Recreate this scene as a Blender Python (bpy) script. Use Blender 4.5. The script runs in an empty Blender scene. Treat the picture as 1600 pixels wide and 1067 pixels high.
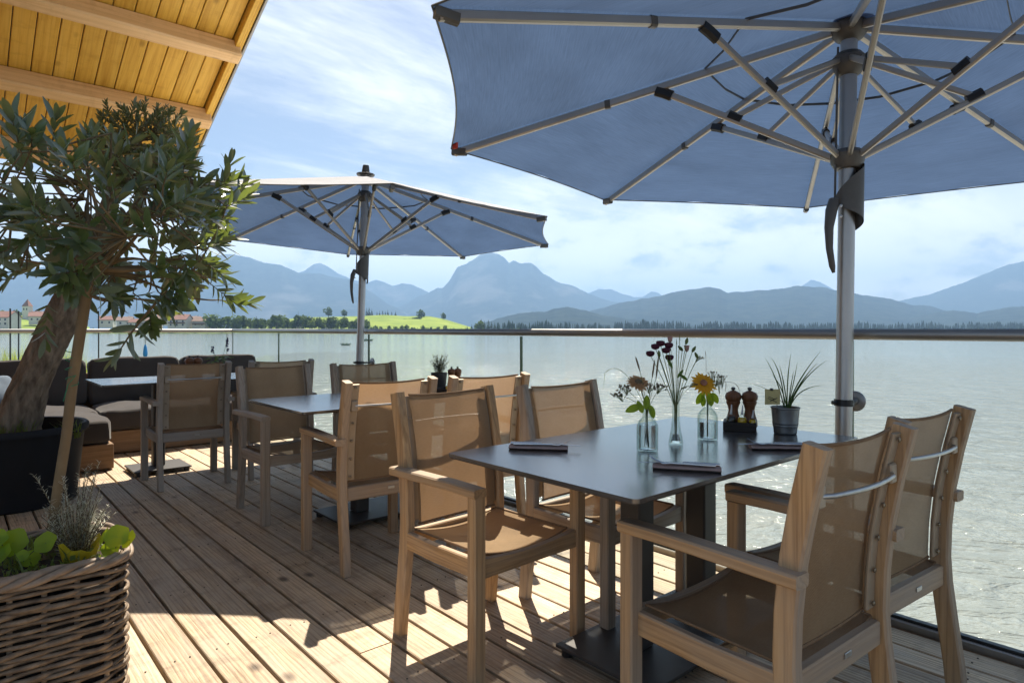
import bpy, math, random
from math import sin, cos, pi, radians, tan, atan2, sqrt, exp
from mathutils import Vector as V, Matrix, noise as mn

random.seed(7)
# ------------------------------------------------------------------ camera, sky, sun, exposure
sc = bpy.context.scene
col = sc.collection
FPX, HEYE, HZ, CX = 1005.0, 1.13, 514.0, 800.0       # calibrated from the deck boards and the table edges
YAW = math.atan(882 / FPX); S_, C_ = sin(YAW), cos(YAW)
cam = bpy.data.cameras.new('camera'); camo = bpy.data.objects.new('camera', cam); col.objects.link(camo)
camo.location = (0, 0, HEYE); camo.rotation_euler = (pi / 2, 0, -YAW)
cam.lens = 36 * FPX / 1600; cam.sensor_width = 36; cam.shift_y = -(533.5 - HZ) / 1600
cam.clip_start = 0.05; cam.clip_end = 40000
sc.camera = camo

SUN_AZ, SUN_EL = radians(48.73 + 2.5), radians(55)
world = bpy.data.worlds.new('World'); sc.world = world; world.use_nodes = True
def build_world():
    nt = world.node_tree; N = nt.nodes; L = nt.links; N.clear()
    out = N.new('ShaderNodeOutputWorld'); bg = N.new('ShaderNodeBackground'); L.new(bg.outputs[0], out.inputs[0])
    bg.inputs[1].default_value = 0.045
    sky = N.new('ShaderNodeTexSky'); sky.sky_type = 'NISHITA'; sky.sun_disc = False
    sky.sun_elevation = SUN_EL; sky.sun_rotation = pi / 2 - SUN_AZ
    sky.altitude = 800; sky.air_density = 1.0; sky.dust_density = 2.2; sky.ozone_density = 1.0
    tc = N.new('ShaderNodeTexCoord'); sep = N.new('ShaderNodeSeparateXYZ'); L.new(tc.outputs['Generated'], sep.inputs[0])
    def m(op, a, b=None, c=None):
        n = N.new('ShaderNodeMath'); n.operation = op
        for i, x in enumerate((a, b, c)):
            if x is None: continue
            if isinstance(x, (int, float)): n.inputs[i].default_value = x
            else: L.new(x, n.inputs[i])
        return n.outputs[0]
    def ramp(x, a, b):
        n = N.new('ShaderNodeMapRange'); n.interpolation_type = 'SMOOTHSTEP'
        L.new(x, n.inputs[0]); n.inputs[1].default_value = a; n.inputs[2].default_value = b
        return n.outputs[0]
    z = m('MAXIMUM', sep.outputs[2], 0.0)
    den = m('ADD', z, 0.10)
    # high thin cloud: a layer seen in perspective, drawn out into streaks
    cb = N.new('ShaderNodeCombineXYZ')
    L.new(m('DIVIDE', sep.outputs[0], den), cb.inputs[0]); L.new(m('DIVIDE', sep.outputs[1], den), cb.inputs[1])
    mp = N.new('ShaderNodeMapping'); mp.inputs['Rotation'].default_value = (0, 0, radians(38)); mp.inputs['Scale'].default_value = (0.42, 1.25, 1)
    mp.inputs['Location'].default_value = (CIR_X, CIR_Y, 0)
    L.new(cb.outputs[0], mp.inputs[0])
    n1 = N.new('ShaderNodeTexNoise'); n1.inputs['Scale'].default_value = 0.75; n1.inputs['Detail'].default_value = 9
    n1.inputs['Roughness'].default_value = 0.62; n1.inputs['Distortion'].default_value = 0.5; L.new(mp.outputs[0], n1.inputs['Vector'])
    mp2 = N.new('ShaderNodeMapping'); mp2.inputs['Rotation'].default_value = (0, 0, radians(30)); mp2.inputs['Scale'].default_value = (0.9, 3.2, 1)
    L.new(cb.outputs[0], mp2.inputs[0])
    n2 = N.new('ShaderNodeTexNoise'); n2.inputs['Scale'].default_value = 1.8; n2.inputs['Detail'].default_value = 8; n2.inputs['Roughness'].default_value = 0.65
    L.new(mp2.outputs[0], n2.inputs['Vector'])
    mixn = m('ADD', m('MULTIPLY', n1.outputs[0], 0.78), m('MULTIPLY', n2.outputs[0], 0.22))
    cirrus = m('MULTIPLY', ramp(mixn, 0.46, 0.70), 0.85)
    # low heaped cloud over the mountains
    mp3 = N.new('ShaderNodeMapping'); mp3.inputs['Scale'].default_value = (1, 1, 1.9); mp3.inputs['Location'].default_value = (0.35, 0.1, 0.0)
    L.new(tc.outputs['Generated'], mp3.inputs[0])
    n3 = N.new('ShaderNodeTexNoise'); n3.inputs['Scale'].default_value = 9.0; n3.inputs['Detail'].default_value = 10; n3.inputs['Roughness'].default_value = 0.58
    L.new(mp3.outputs[0], n3.inputs['Vector'])
    band = m('MULTIPLY', ramp(z, 0.005, 0.05), m('SUBTRACT', 1.0, ramp(z, 0.09, 0.26)))
    cum = m('MULTIPLY', ramp(m('ADD', n3.outputs[0], m('MULTIPLY', band, 0.10)), 0.44, 0.60), m('MULTIPLY', band, 0.97))
    mask = m('SUBTRACT', 1.0, m('MULTIPLY', m('SUBTRACT', 1.0, cirrus), m('SUBTRACT', 1.0, cum)))
    # grey bellies
    n4 = N.new('ShaderNodeTexNoise'); n4.inputs['Scale'].default_value = 9; n4.inputs['Detail'].default_value = 5; L.new(mp3.outputs[0], n4.inputs['Vector'])
    br = m('ADD', CLOUD * 0.86, m('MULTIPLY', ramp(n4.outputs[0], 0.3, 0.6), CLOUD * 0.2))
    cc = N.new('ShaderNodeCombineXYZ')
    L.new(m('MULTIPLY', br, 1.0), cc.inputs[0]); L.new(m('MULTIPLY', br, 1.0), cc.inputs[1]); L.new(m('MULTIPLY', br, 0.96), cc.inputs[2])
    mx = N.new('ShaderNodeMix'); mx.data_type = 'RGBA'; L.new(mask, mx.inputs['Factor'])
    L.new(sky.outputs[0], mx.inputs[6]); L.new(cc.outputs[0], mx.inputs[7]); L.new(mx.outputs[2], bg.inputs[0])
CIR_X, CIR_Y, CLOUD = 9.2, 1.1, 12.5
build_world()
sun = bpy.data.lights.new('sun', 'SUN'); suno = bpy.data.objects.new('sun', sun); col.objects.link(suno)
sun.energy = 4.8; sun.angle = radians(0.53); sun.color = (1.0, 0.90, 0.75)
sdir = V((cos(SUN_AZ) * cos(SUN_EL), sin(SUN_AZ) * cos(SUN_EL), sin(SUN_EL)))
suno.rotation_euler = (-sdir).to_track_quat('-Z', 'Y').to_euler(); suno.location = (0, 0, 30)
sc.view_settings.view_transform = 'Standard'; sc.view_settings.look = 'None'
sc.view_settings.exposure = 1.36; sc.view_settings.gamma = 1; sc.view_settings.use_curve_mapping = False
sc.cycles.use_denoising = True
try: sc.cycles.denoiser = 'OPENIMAGEDENOISE'
except Exception: pass
sc.cycles.max_bounces = 10; sc.cycles.diffuse_bounces = 4; sc.cycles.glossy_bounces = 4
sc.cycles.transmission_bounces = 8; sc.cycles.transparent_max_bounces = 24; sc.cycles.volume_bounces = 0
sc.cycles.sample_clamp_indirect = 6; sc.cycles.caustics_reflective = False; sc.cycles.caustics_refractive = False

# ------------------------------------------------------------------ places from the survey of the photograph
def G(x, y, z=0.0):                       # the point at height z seen at (x, y)
    d = (HEYE - z) * FPX / (y - HZ); l = (x - CX) / FPX * d
    return V((d * S_ + l * C_, d * C_ - l * S_, z))
def P(x, y, d):                           # the point at distance d (along the view) seen at (x, y)
    l = (x - CX) / FPX * d
    return V((d * S_ + l * C_, d * C_ - l * S_, HEYE - (y - HZ) / FPX * d))
RIGHT, AWAY, UP = V((C_, -S_, 0)), V((S_, C_, 0)), V((0, 0, 1))

# ------------------------------------------------------------------ materials
MATS = {}
def newmat(name):
    m = bpy.data.materials.new(name); m.use_nodes = True
    nt = m.node_tree; nt.nodes.clear()
    o = nt.nodes.new('ShaderNodeOutputMaterial'); MATS[name] = m
    return m, nt, o
def node(nt, t, **kw):
    n = nt.nodes.new(t)
    for k, v in kw.items():
        if k in ('inp',):
            for a, b in v.items(): n.inputs[a].default_value = b
        else: setattr(n, k, v)
    return n
def rgba(c): return (c[0], c[1], c[2], 1)
def coords(nt, scale, kind='Object', rnd=True):
    tc = node(nt, 'ShaderNodeTexCoord'); mp = node(nt, 'ShaderNodeMapping'); mp.inputs['Scale'].default_value = scale
    if rnd:
        oi = node(nt, 'ShaderNodeObjectInfo'); ml = node(nt, 'ShaderNodeVectorMath', operation='SCALE')
        cb = node(nt, 'ShaderNodeCombineXYZ')
        nt.links.new(oi.outputs['Random'], cb.inputs[0]); nt.links.new(oi.outputs['Random'], cb.inputs[1]); nt.links.new(oi.outputs['Random'], cb.inputs[2])
        nt.links.new(cb.outputs[0], ml.inputs[0]); ml.inputs['Scale'].default_value = 37.0
        ad = node(nt, 'ShaderNodeVectorMath', operation='ADD'); nt.links.new(tc.outputs[kind], ad.inputs[0]); nt.links.new(ml.outputs[0], ad.inputs[1])
        nt.links.new(ad.outputs[0], mp.inputs[0])
    else: nt.links.new(tc.outputs[kind], mp.inputs[0])
    return mp.outputs[0]
def noise(nt, vec, scale, detail=6, rough=0.55, dist=0.0):
    n = node(nt, 'ShaderNodeTexNoise', inp={'Scale': scale, 'Detail': detail, 'Roughness': rough, 'Distortion': dist}); nt.links.new(vec, n.inputs['Vector'])
    return n.outputs['Fac']
def ramp(nt, fac, stops):
    r = node(nt, 'ShaderNodeValToRGB'); e = r.color_ramp.elements
    while len(e) < len(stops): e.new(0.5)
    for i, (p, c) in enumerate(stops): e[i].position = p; e[i].color = rgba(c)
    nt.links.new(fac, r.inputs[0]); return r.outputs[0]
def mixc(nt, fac, a, b, mode='MIX'):
    n = node(nt, 'ShaderNodeMix', data_type='RGBA', blend_type=mode)
    for s, x in ((n.inputs['Factor'], fac), (n.inputs[6], a), (n.inputs[7], b)):
        if isinstance(x, (int, float)): s.default_value = x
        elif isinstance(x, tuple): s.default_value = rgba(x)
        else: nt.links.new(x, s)
    return n.outputs[2]
def mathn(nt, op, a, b):
    n = node(nt, 'ShaderNodeMath', operation=op)
    for i, x in enumerate((a, b)):
        if isinstance(x, (int, float)): n.inputs[i].default_value = x
        else: nt.links.new(x, n.inputs[i])
    return n.outputs[0]
def bumpn(nt, h, strength, dist=0.01):
    b = node(nt, 'ShaderNodeBump', inp={'Strength': strength, 'Distance': dist}); nt.links.new(h, b.inputs['Height']); return b.outputs[0]
def setp(nt, p, k, x):
    if isinstance(x, (int, float)): p.inputs[k].default_value = x
    elif isinstance(x, tuple): p.inputs[k].default_value = rgba(x)
    else: nt.links.new(x, p.inputs[k])

def plain(name, c1, c2=None, scale=8, stretch=(1, 1, 1), rough=0.5, metal=0.0, bump=0.0, bscale=None, spec=0.5, rvar=0.0, sheen=0, coat=0.0):
    m, nt, o = newmat(name); p = node(nt, 'ShaderNodeBsdfPrincipled'); nt.links.new(p.outputs[0], o.inputs[0])
    vec = coords(nt, stretch); n = noise(nt, vec, scale)
    c2 = c2 or tuple(x * 0.75 for x in c1)
    setp(nt, p, 'Base Color', ramp(nt, n, [(0.3, c2), (0.7, c1)]))
    if rvar: setp(nt, p, 'Roughness', mathn(nt, 'ADD', mathn(nt, 'MULTIPLY', n, rvar), rough - rvar / 2))
    else: setp(nt, p, 'Roughness', rough)
    setp(nt, p, 'Metallic', metal); p.inputs['Specular IOR Level'].default_value = spec
    if coat: p.inputs['Coat Weight'].default_value = coat; p.inputs['Coat Roughness'].default_value = 0.22
    if sheen: p.inputs['Sheen Weight'].default_value = sheen
    if bump: nt.links.new(bumpn(nt, noise(nt, vec, bscale or scale * 4, 8), bump), p.inputs['Normal'])
    return m

def wood(name, axis, light, mid, dark, grey=None, grain=60, rough=0.62, bump=0.25, knots=0.0, greyamt=0.5, tint=0.0, lines=0.55, spec=0.3, weather=0.0):
    m, nt, o = newmat(name); p = node(nt, 'ShaderNodeBsdfPrincipled'); nt.links.new(p.outputs[0], o.inputs[0])
    s = [1.0, 1.0, 1.0]; s[axis] = 0.045
    vec = coords(nt, tuple(s))
    fine = noise(nt, vec, grain * 2.2, 7, 0.6, 0.3)
    broad = noise(nt, vec, grain * 0.22, 4, 0.5, 0.8)
    s2 = [1.0, 1.0, 1.0]; s2[axis] = 0.35
    v2 = coords(nt, tuple(s2)); patch = noise(nt, v2, 9, 5, 0.6)
    # drawn-out growth rings
    vw = coords(nt, tuple(0.05 if i == axis else 1.0 for i in range(3)))
    ad = node(nt, 'ShaderNodeTexWave', wave_type='RINGS', rings_direction='XYZ'[axis], inp={'Scale': grain * 0.32, 'Distortion': 8.0, 'Detail': 3, 'Detail Scale': 0.9, 'Detail Roughness': 0.6}); nt.links.new(vw, ad.inputs['Vector'])
    c = ramp(nt, mathn(nt, 'ADD', mathn(nt, 'MULTIPLY', fine, 0.55), mathn(nt, 'MULTIPLY', broad, 0.45)), [(0.3, dark), (0.5, mid), (0.72, light)])
    c = mixc(nt, mathn(nt, 'MULTIPLY', ramp(nt, ad.outputs['Fac'], [(0.0, (1, 1, 1)), (0.28, (0, 0, 0))]), lines), c, dark, 'MIX')
    if grey: c = mixc(nt, mathn(nt, 'MULTIPLY', ramp(nt, patch, [(0.35, (0, 0, 0)), (0.68, (1, 1, 1))]), greyamt), c, grey)
    if knots:
        s3 = [1.0, 1.0, 1.0]; s3[axis] = 0.55
        vo = node(nt, 'ShaderNodeTexVoronoi', inp={'Scale': 5.5, 'Randomness': 1.0}); nt.links.new(coords(nt, tuple(s3)), vo.inputs['Vector'])
        k = ramp(nt, vo.outputs['Distance'], [(0.05, (1, 1, 1)), (0.15, (0, 0, 0))])
        c = mixc(nt, mathn(nt, 'MULTIPLY', k, knots), c, tuple(x * 0.45 for x in dark))
        s4 = [1.0, 1.0, 1.0]; s4[axis] = 2.0
        st = ramp(nt, noise(nt, coords(nt, tuple(s4)), 4.5, 6, 0.7), [(0.52, (0, 0, 0)), (0.72, (1, 1, 1))])
        c = mixc(nt, mathn(nt, 'MULTIPLY', st, knots * 0.55), c, tuple(x * 0.7 for x in dark))
    if weather:
        gm_ = node(nt, 'ShaderNodeTexCoord'); sz_ = node(nt, 'ShaderNodeSeparateXYZ'); nt.links.new(gm_.outputs['Normal'], sz_.inputs[0])
        up = node(nt, 'ShaderNodeMapRange', inp={1: 0.3, 2: 0.9, 3: 0.0, 4: weather}); nt.links.new(mathn(nt, 'MAXIMUM', sz_.outputs[2], mathn(nt, 'MULTIPLY', sz_.outputs[1], -1.0)), up.inputs[0])
        c = mixc(nt, mathn(nt, 'MULTIPLY', up.outputs[0], mathn(nt, 'ADD', mathn(nt, 'MULTIPLY', patch, 0.8), 0.5)), c, (0.30, 0.255, 0.215))
    oi = node(nt, 'ShaderNodeObjectInfo')
    if tint:
        hv = node(nt, 'ShaderNodeHueSaturation'); nt.links.new(c, hv.inputs['Color'])
        nt.links.new(mathn(nt, 'ADD', mathn(nt, 'MULTIPLY', oi.outputs['Random'], tint), 1 - tint / 2), hv.inputs['Value']); c = hv.outputs[0]
    setp(nt, p, 'Base Color', c); setp(nt, p, 'Roughness', rough); p.inputs['Specular IOR Level'].default_value = spec
    h = mathn(nt, 'SUBTRACT', fine, mathn(nt, 'MULTIPLY', ad.outputs['Fac'], -0.5))
    nt.links.new(bumpn(nt, h, bump, 0.004), p.inputs['Normal'])
    return m

TEAK = [wood('teak_%s' % 'xyz'[i], i, (0.60, 0.395, 0.20), (0.48, 0.295, 0.14), (0.23, 0.125, 0.055), (0.42, 0.345, 0.265), grain=55, greyamt=0.45, tint=0.22, lines=0.5, weather=0.6) for i in range(3)]
TEAKG = [wood('teak_grey_%s' % 'xyz'[i], i, (0.45, 0.36, 0.27), (0.35, 0.27, 0.195), (0.20, 0.145, 0.10), (0.38, 0.34, 0.30), grain=55, greyamt=0.7, tint=0.2, lines=0.5, weather=0.5) for i in range(3)]
DECK = wood('deck_larch', 1, (0.68, 0.52, 0.325), (0.50, 0.365, 0.225), (0.185, 0.115, 0.062), (0.43, 0.36, 0.285), grain=75, rough=0.58, bump=0.6, knots=1.0, greyamt=0.6, tint=0.42, lines=0.62, spec=0.55)
ROOFB = wood('roof_spruce', 1, (0.70, 0.45, 0.10), (0.62, 0.37, 0.06), (0.42, 0.21, 0.025), None, grain=30, rough=0.5, bump=0.12, knots=0.55, tint=0.16, lines=0.25)
BEAM = wood('roof_beam', 0, (0.76, 0.52, 0.28), (0.68, 0.44, 0.21), (0.50, 0.29, 0.12), None, grain=26, rough=0.55, bump=0.12, knots=0.6, lines=0.25)
BENCH = wood('bench_pine', 0, (0.33, 0.21, 0.12), (0.25, 0.155, 0.085), (0.16, 0.095, 0.05), None, grain=34, rough=0.6, bump=0.15, knots=0.5, lines=0.3)
CEDAR = wood('mill_wood', 2, (0.27, 0.12, 0.055), (0.20, 0.085, 0.038), (0.12, 0.05, 0.022), None, grain=120, rough=0.4, bump=0.05, lines=0.3)
TRAYW = wood('tray_wood', 0, (0.045, 0.036, 0.03), (0.032, 0.026, 0.022), (0.016, 0.013, 0.011), None, grain=80, rough=0.55, bump=0.2)
ALU = plain('satin_aluminium', (0.50, 0.485, 0.46), (0.44, 0.425, 0.40), 6, rough=0.42, metal=1.0)
STEEL = plain('brushed_steel', (0.56, 0.55, 0.53), (0.48, 0.47, 0.45), 5, (1, 1, 8), rough=0.4, metal=1.0)
RAILM = plain('handrail_steel', (0.36, 0.355, 0.345), (0.30, 0.295, 0.285), 5, rough=0.42, metal=0.85)
BRONZE = plain('bronze_profile', (0.40, 0.32, 0.235), (0.33, 0.265, 0.19), 12, rough=0.45, metal=0.25)
RIBM = plain('rib_aluminium', (0.52, 0.49, 0.44), (0.46, 0.43, 0.39), 6, rough=0.38, metal=0.75)
GREYPL = plain('grey_plastic', (0.105, 0.105, 0.10), (0.085, 0.085, 0.08), 30, rough=0.42, bump=0.03)
BLACKPL = plain('black_plastic', (0.018, 0.018, 0.018), (0.012, 0.012, 0.012), 20, rough=0.4)
POTBLK = plain('black_pot_plastic', (0.014, 0.014, 0.016), (0.008, 0.008, 0.009), 5, (1, 1, 0.3), rough=0.6, bump=0.08, bscale=6, spec=0.25)
TABTOP = plain('table_laminate', (0.062, 0.058, 0.055), (0.05, 0.047, 0.045), 3, rough=0.2, rvar=0.1, bump=0.012, bscale=500, spec=1.0, coat=0.6)
TABEDGE = plain('table_core', (0.06, 0.045, 0.034), None, 20, rough=0.6)
TABMET = plain('dark_powder_coat', (0.045, 0.042, 0.040), (0.036, 0.034, 0.033), 8, rough=0.48, bump=0.03, bscale=260)
HEM = plain('sling_hem', (0.24, 0.155, 0.09), (0.19, 0.12, 0.07), 30, rough=0.85, spec=0.15)
SCREW = plain('screw_metal', (0.30, 0.24, 0.17), None, 30, rough=0.45, metal=0.9)
RUST = plain('deck_screw', (0.11, 0.08, 0.055), None, 40, rough=0.7)
CUSH = plain('charcoal_cushion', (0.062, 0.056, 0.054), (0.046, 0.042, 0.041), 4, rough=0.95, bump=0.25, bscale=5, spec=0.1, sheen=0.15)
BLUEP = plain('blue_grey_cushion', (0.17, 0.21, 0.26), (0.13, 0.165, 0.21), 5, rough=0.95, bump=0.2, bscale=30, spec=0.1)
NAPK = plain('napkin_paper', (0.40, 0.285, 0.255), (0.32, 0.225, 0.20), 40, rough=0.85, bump=0.1, bscale=180, spec=0.2)
CUTL = plain('cutlery_steel', (0.72, 0.71, 0.70), (0.6, 0.6, 0.6), 9, rough=0.16, metal=1.0)
ZINC = plain('galvanised_zinc', (0.25, 0.26, 0.26), (0.15, 0.16, 0.165), 14, rough=0.42, metal=0.75, rvar=0.2, bump=0.06, bscale=30)
SOIL = plain('soil', (0.035, 0.024, 0.016), (0.015, 0.010, 0.007), 30, rough=1.0, bump=0.9, bscale=40)
WICK = plain('wicker', (0.27, 0.195, 0.125), (0.09, 0.06, 0.038), 26, (1, 1, 1), rough=0.6, bump=0.3, bscale=40)
WICKL = plain('wicker_rim', (0.33, 0.25, 0.18), (0.13, 0.09, 0.06), 20, rough=0.6, bump=0.3, bscale=40)
BARK = plain('olive_bark', (0.34, 0.26, 0.18), (0.085, 0.06, 0.04), 9, (3.0, 3.0, 0.55), rough=0.9, bump=1.0, bscale=14)
STEMB = plain('young_stem_bark', (0.22, 0.155, 0.08), (0.13, 0.085, 0.042), 12, (1, 1, 0.6), rough=0.7, bump=0.25, bscale=40)
TWIG = plain('twig_bark', (0.15, 0.115, 0.06), (0.09, 0.065, 0.035), 30, rough=0.8)
TWINE = plain('green_twine', (0.02, 0.22, 0.11), None, 60, rough=0.7)
WHITEW = plain('house_wall', (0.72, 0.68, 0.62), (0.62, 0.58, 0.52), 0.4, rough=0.9)
HROOF = plain('red_roof_tile', (0.27, 0.13, 0.09), (0.21, 0.10, 0.07), 0.5, rough=0.85)
HROOFB = plain('brown_roof_tile', (0.26, 0.17, 0.125), (0.20, 0.13, 0.1), 0.5, rough=0.85)
HWIN = plain('house_window', (0.05, 0.055, 0.065), None, 1, rough=0.25)
HWOOD = plain('house_timber', (0.17, 0.09, 0.045), None, 1, rough=0.8)
METALV = plain('verge_metal', (0.30, 0.30, 0.29), (0.25, 0.25, 0.24), 6, rough=0.45, metal=0.6)
FARTR = plain('far_trunk', (0.06, 0.045, 0.03), None, 2, rough=0.9)
BOATG = plain('boat_green', (0.04, 0.13, 0.05), None, 3, rough=0.5)
BLUEF = plain('blue_cloth', (0.02, 0.25, 0.62), None, 6, rough=0.8)
REDTAG = plain('red_tag', (0.55, 0.05, 0.03), None, 60, rough=0.7)
CARDY = plain('yellow_card', (0.52, 0.44, 0.20), (0.47, 0.39, 0.17), 30, rough=0.8)
YPOT = plain('yellow_pot', (0.72, 0.55, 0.03), (0.42, 0.30, 0.01), 22, rough=0.5)
WALLW = wood('building_boarding', 2, (0.42, 0.26, 0.13), (0.33, 0.19, 0.09), (0.2, 0.11, 0.05), None, grain=24, lines=0.3)
TERR = plain('terracotta', (0.36, 0.15, 0.08), None, 12, rough=0.8)
PLATE = plain('porcelain', (0.75, 0.74, 0.71), None, 8, rough=0.2)

def leafmat(name, top, under, trans, rough=0.35, tmix=0.35, var=0.35, scale=3.0, spec=0.5):
    m, nt, o = newmat(name)
    geo = node(nt, 'ShaderNodeNewGeometry')
    c = mixc(nt, geo.outputs['Backfacing'], top, under)
    n = noise(nt, coords(nt, (1, 1, 1)), scale, 3)
    hv = node(nt, 'ShaderNodeHueSaturation'); nt.links.new(c, hv.inputs['Color'])
    nt.links.new(mathn(nt, 'ADD', mathn(nt, 'MULTIPLY', n, var * 2), 1 - var), hv.inputs['Value'])
    nt.links.new(mathn(nt, 'ADD', mathn(nt, 'MULTIPLY', n, 0.06), 0.47), hv.inputs['Hue'])
    p = node(nt, 'ShaderNodeBsdfPrincipled', inp={'Roughness': rough, 'Specular IOR Level': spec}); nt.links.new(hv.outputs[0], p.inputs['Base Color'])
    t = node(nt, 'ShaderNodeBsdfTranslucent'); t.inputs[0].default_value = rgba(trans)
    mx = node(nt, 'ShaderNodeMixShader', inp={0: tmix}); nt.links.new(p.outputs[0], mx.inputs[1]); nt.links.new(t.outputs[0], mx.inputs[2]); nt.links.new(mx.outputs[0], o.inputs[0])
    return m
OLEAF = leafmat('olive_leaf', (0.042, 0.078, 0.042), (0.14, 0.17, 0.115), (0.26, 0.34, 0.045), 0.30, 0.25, scale=14, spec=0.9)
OLEAF2 = leafmat('olive_leaf_small', (0.055, 0.078, 0.036), (0.13, 0.15, 0.09), (0.24, 0.29, 0.06), 0.4, 0.25, scale=14)
SILVER = leafmat('silver_leaf', (0.60, 0.60, 0.50), (0.60, 0.60, 0.50), (0.6, 0.6, 0.42), 0.8, 0.35, scale=20)
NAST = leafmat('nasturtium_leaf', (0.12, 0.23, 0.02), (0.17, 0.27, 0.035), (0.60, 0.72, 0.02), 0.5, 0.55, var=0.15, scale=16)
WEED = leafmat('weed_leaf', (0.08, 0.12, 0.02), (0.10, 0.13, 0.03), (0.28, 0.34, 0.03), 0.6, 0.35, scale=20)
GRASSP = leafmat('grass_blade', (0.06, 0.12, 0.025), (0.07, 0.13, 0.03), (0.2, 0.36, 0.04), 0.45, 0.35, scale=20)
REED = leafmat('reed_blade', (0.20, 0.26, 0.045), (0.2, 0.26, 0.05), (0.5, 0.56, 0.08), 0.6, 0.4, scale=1.0)
FTREE = leafmat('far_foliage', (0.050, 0.085, 0.022), (0.050, 0.085, 0.022), (0.12, 0.19, 0.03), 0.8, 0.25, scale=0.35, spec=0.1)
FTREEL = leafmat('far_foliage_light', (0.085, 0.13, 0.032), (0.085, 0.13, 0.032), (0.18, 0.26, 0.04), 0.8, 0.25, scale=0.35, spec=0.1)
FCON = leafmat('far_conifer', (0.026, 0.050, 0.022), (0.026, 0.050, 0.022), (0.05, 0.08, 0.02), 0.85, 0.15, scale=0.08, spec=0.1)
PURP = leafmat('purple_petal', (0.075, 0.012, 0.035), (0.085, 0.02, 0.045), (0.20, 0.02, 0.08), 0.7, 0.3, scale=60)
PINK = leafmat('pink_petal', (0.52, 0.34, 0.32), (0.5, 0.34, 0.3), (0.6, 0.4, 0.36), 0.7, 0.35, scale=60)
YELP = leafmat('yellow_petal', (0.78, 0.40, 0.012), (0.7, 0.36, 0.012), (0.9, 0.5, 0.01), 0.6, 0.35, var=0.12, scale=40)
PEACH = leafmat('faded_petal', (0.46, 0.26, 0.12), (0.42, 0.23, 0.11), (0.55, 0.3, 0.12), 0.7, 0.3, scale=60)
SALV = leafmat('blue_flower', (0.035, 0.035, 0.16), (0.035, 0.035, 0.16), (0.05, 0.05, 0.25), 0.8, 0.2, scale=60)
STEMG = plain('green_stem', (0.10, 0.15, 0.035), (0.065, 0.10, 0.02), 40, rough=0.6)
SEEDM = plain('seed_head', (0.13, 0.10, 0.06), None, 60, rough=0.9)

def canopy_mat():
    m, nt, o = newmat('parasol_cloth')
    geo = node(nt, 'ShaderNodeNewGeometry')
    uv = node(nt, 'ShaderNodeUVMap'); mp = node(nt, 'ShaderNodeMapping'); mp.inputs['Scale'].default_value = (7, 170, 1); nt.links.new(uv.outputs[0], mp.inputs[0])
    w = noise(nt, mp.outputs[0], 1.0, 4, 0.7)
    mp2 = node(nt, 'ShaderNodeMapping'); mp2.inputs['Scale'].default_value = (1.6, 3, 1); nt.links.new(uv.outputs[0], mp2.inputs[0])
    big = noise(nt, mp2.outputs[0], 1.2, 3, 0.5)
    c = mixc(nt, geo.outputs['Backfacing'], (0.125, 0.163, 0.262), (0.95, 0.95, 0.95))  # outer face painted near white to stand for sun glare on the top
    hv = node(nt, 'ShaderNodeHueSaturation'); nt.links.new(c, hv.inputs['Color'])
    nt.links.new(mathn(nt, 'ADD', mathn(nt, 'MULTIPLY', w, 0.6), mathn(nt, 'ADD', mathn(nt, 'MULTIPLY', big, 0.3), 0.57)), hv.inputs['Value'])
    d = node(nt, 'ShaderNodeBsdfDiffuse', inp={'Roughness': 0.6}); nt.links.new(hv.outputs[0], d.inputs[0])
    t = node(nt, 'ShaderNodeBsdfTranslucent')
    hv2 = node(nt, 'ShaderNodeHueSaturation'); hv2.inputs['Color'].default_value = (0.078, 0.138, 0.265, 1)
    nt.links.new(mathn(nt, 'ADD', mathn(nt, 'MULTIPLY', w, 0.8), mathn(nt, 'ADD', mathn(nt, 'MULTIPLY', big, 0.6), 0.35)), hv2.inputs['Value']); nt.links.new(hv2.outputs[0], t.inputs[0])
    mx = node(nt, 'ShaderNodeMixShader', inp={0: 0.30}); nt.links.new(d.outputs[0], mx.inputs[1]); nt.links.new(t.outputs[0], mx.inputs[2])
    nt.links.new(mx.outputs[0], o.inputs[0])
    return m
CANOPY = canopy_mat()

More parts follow.
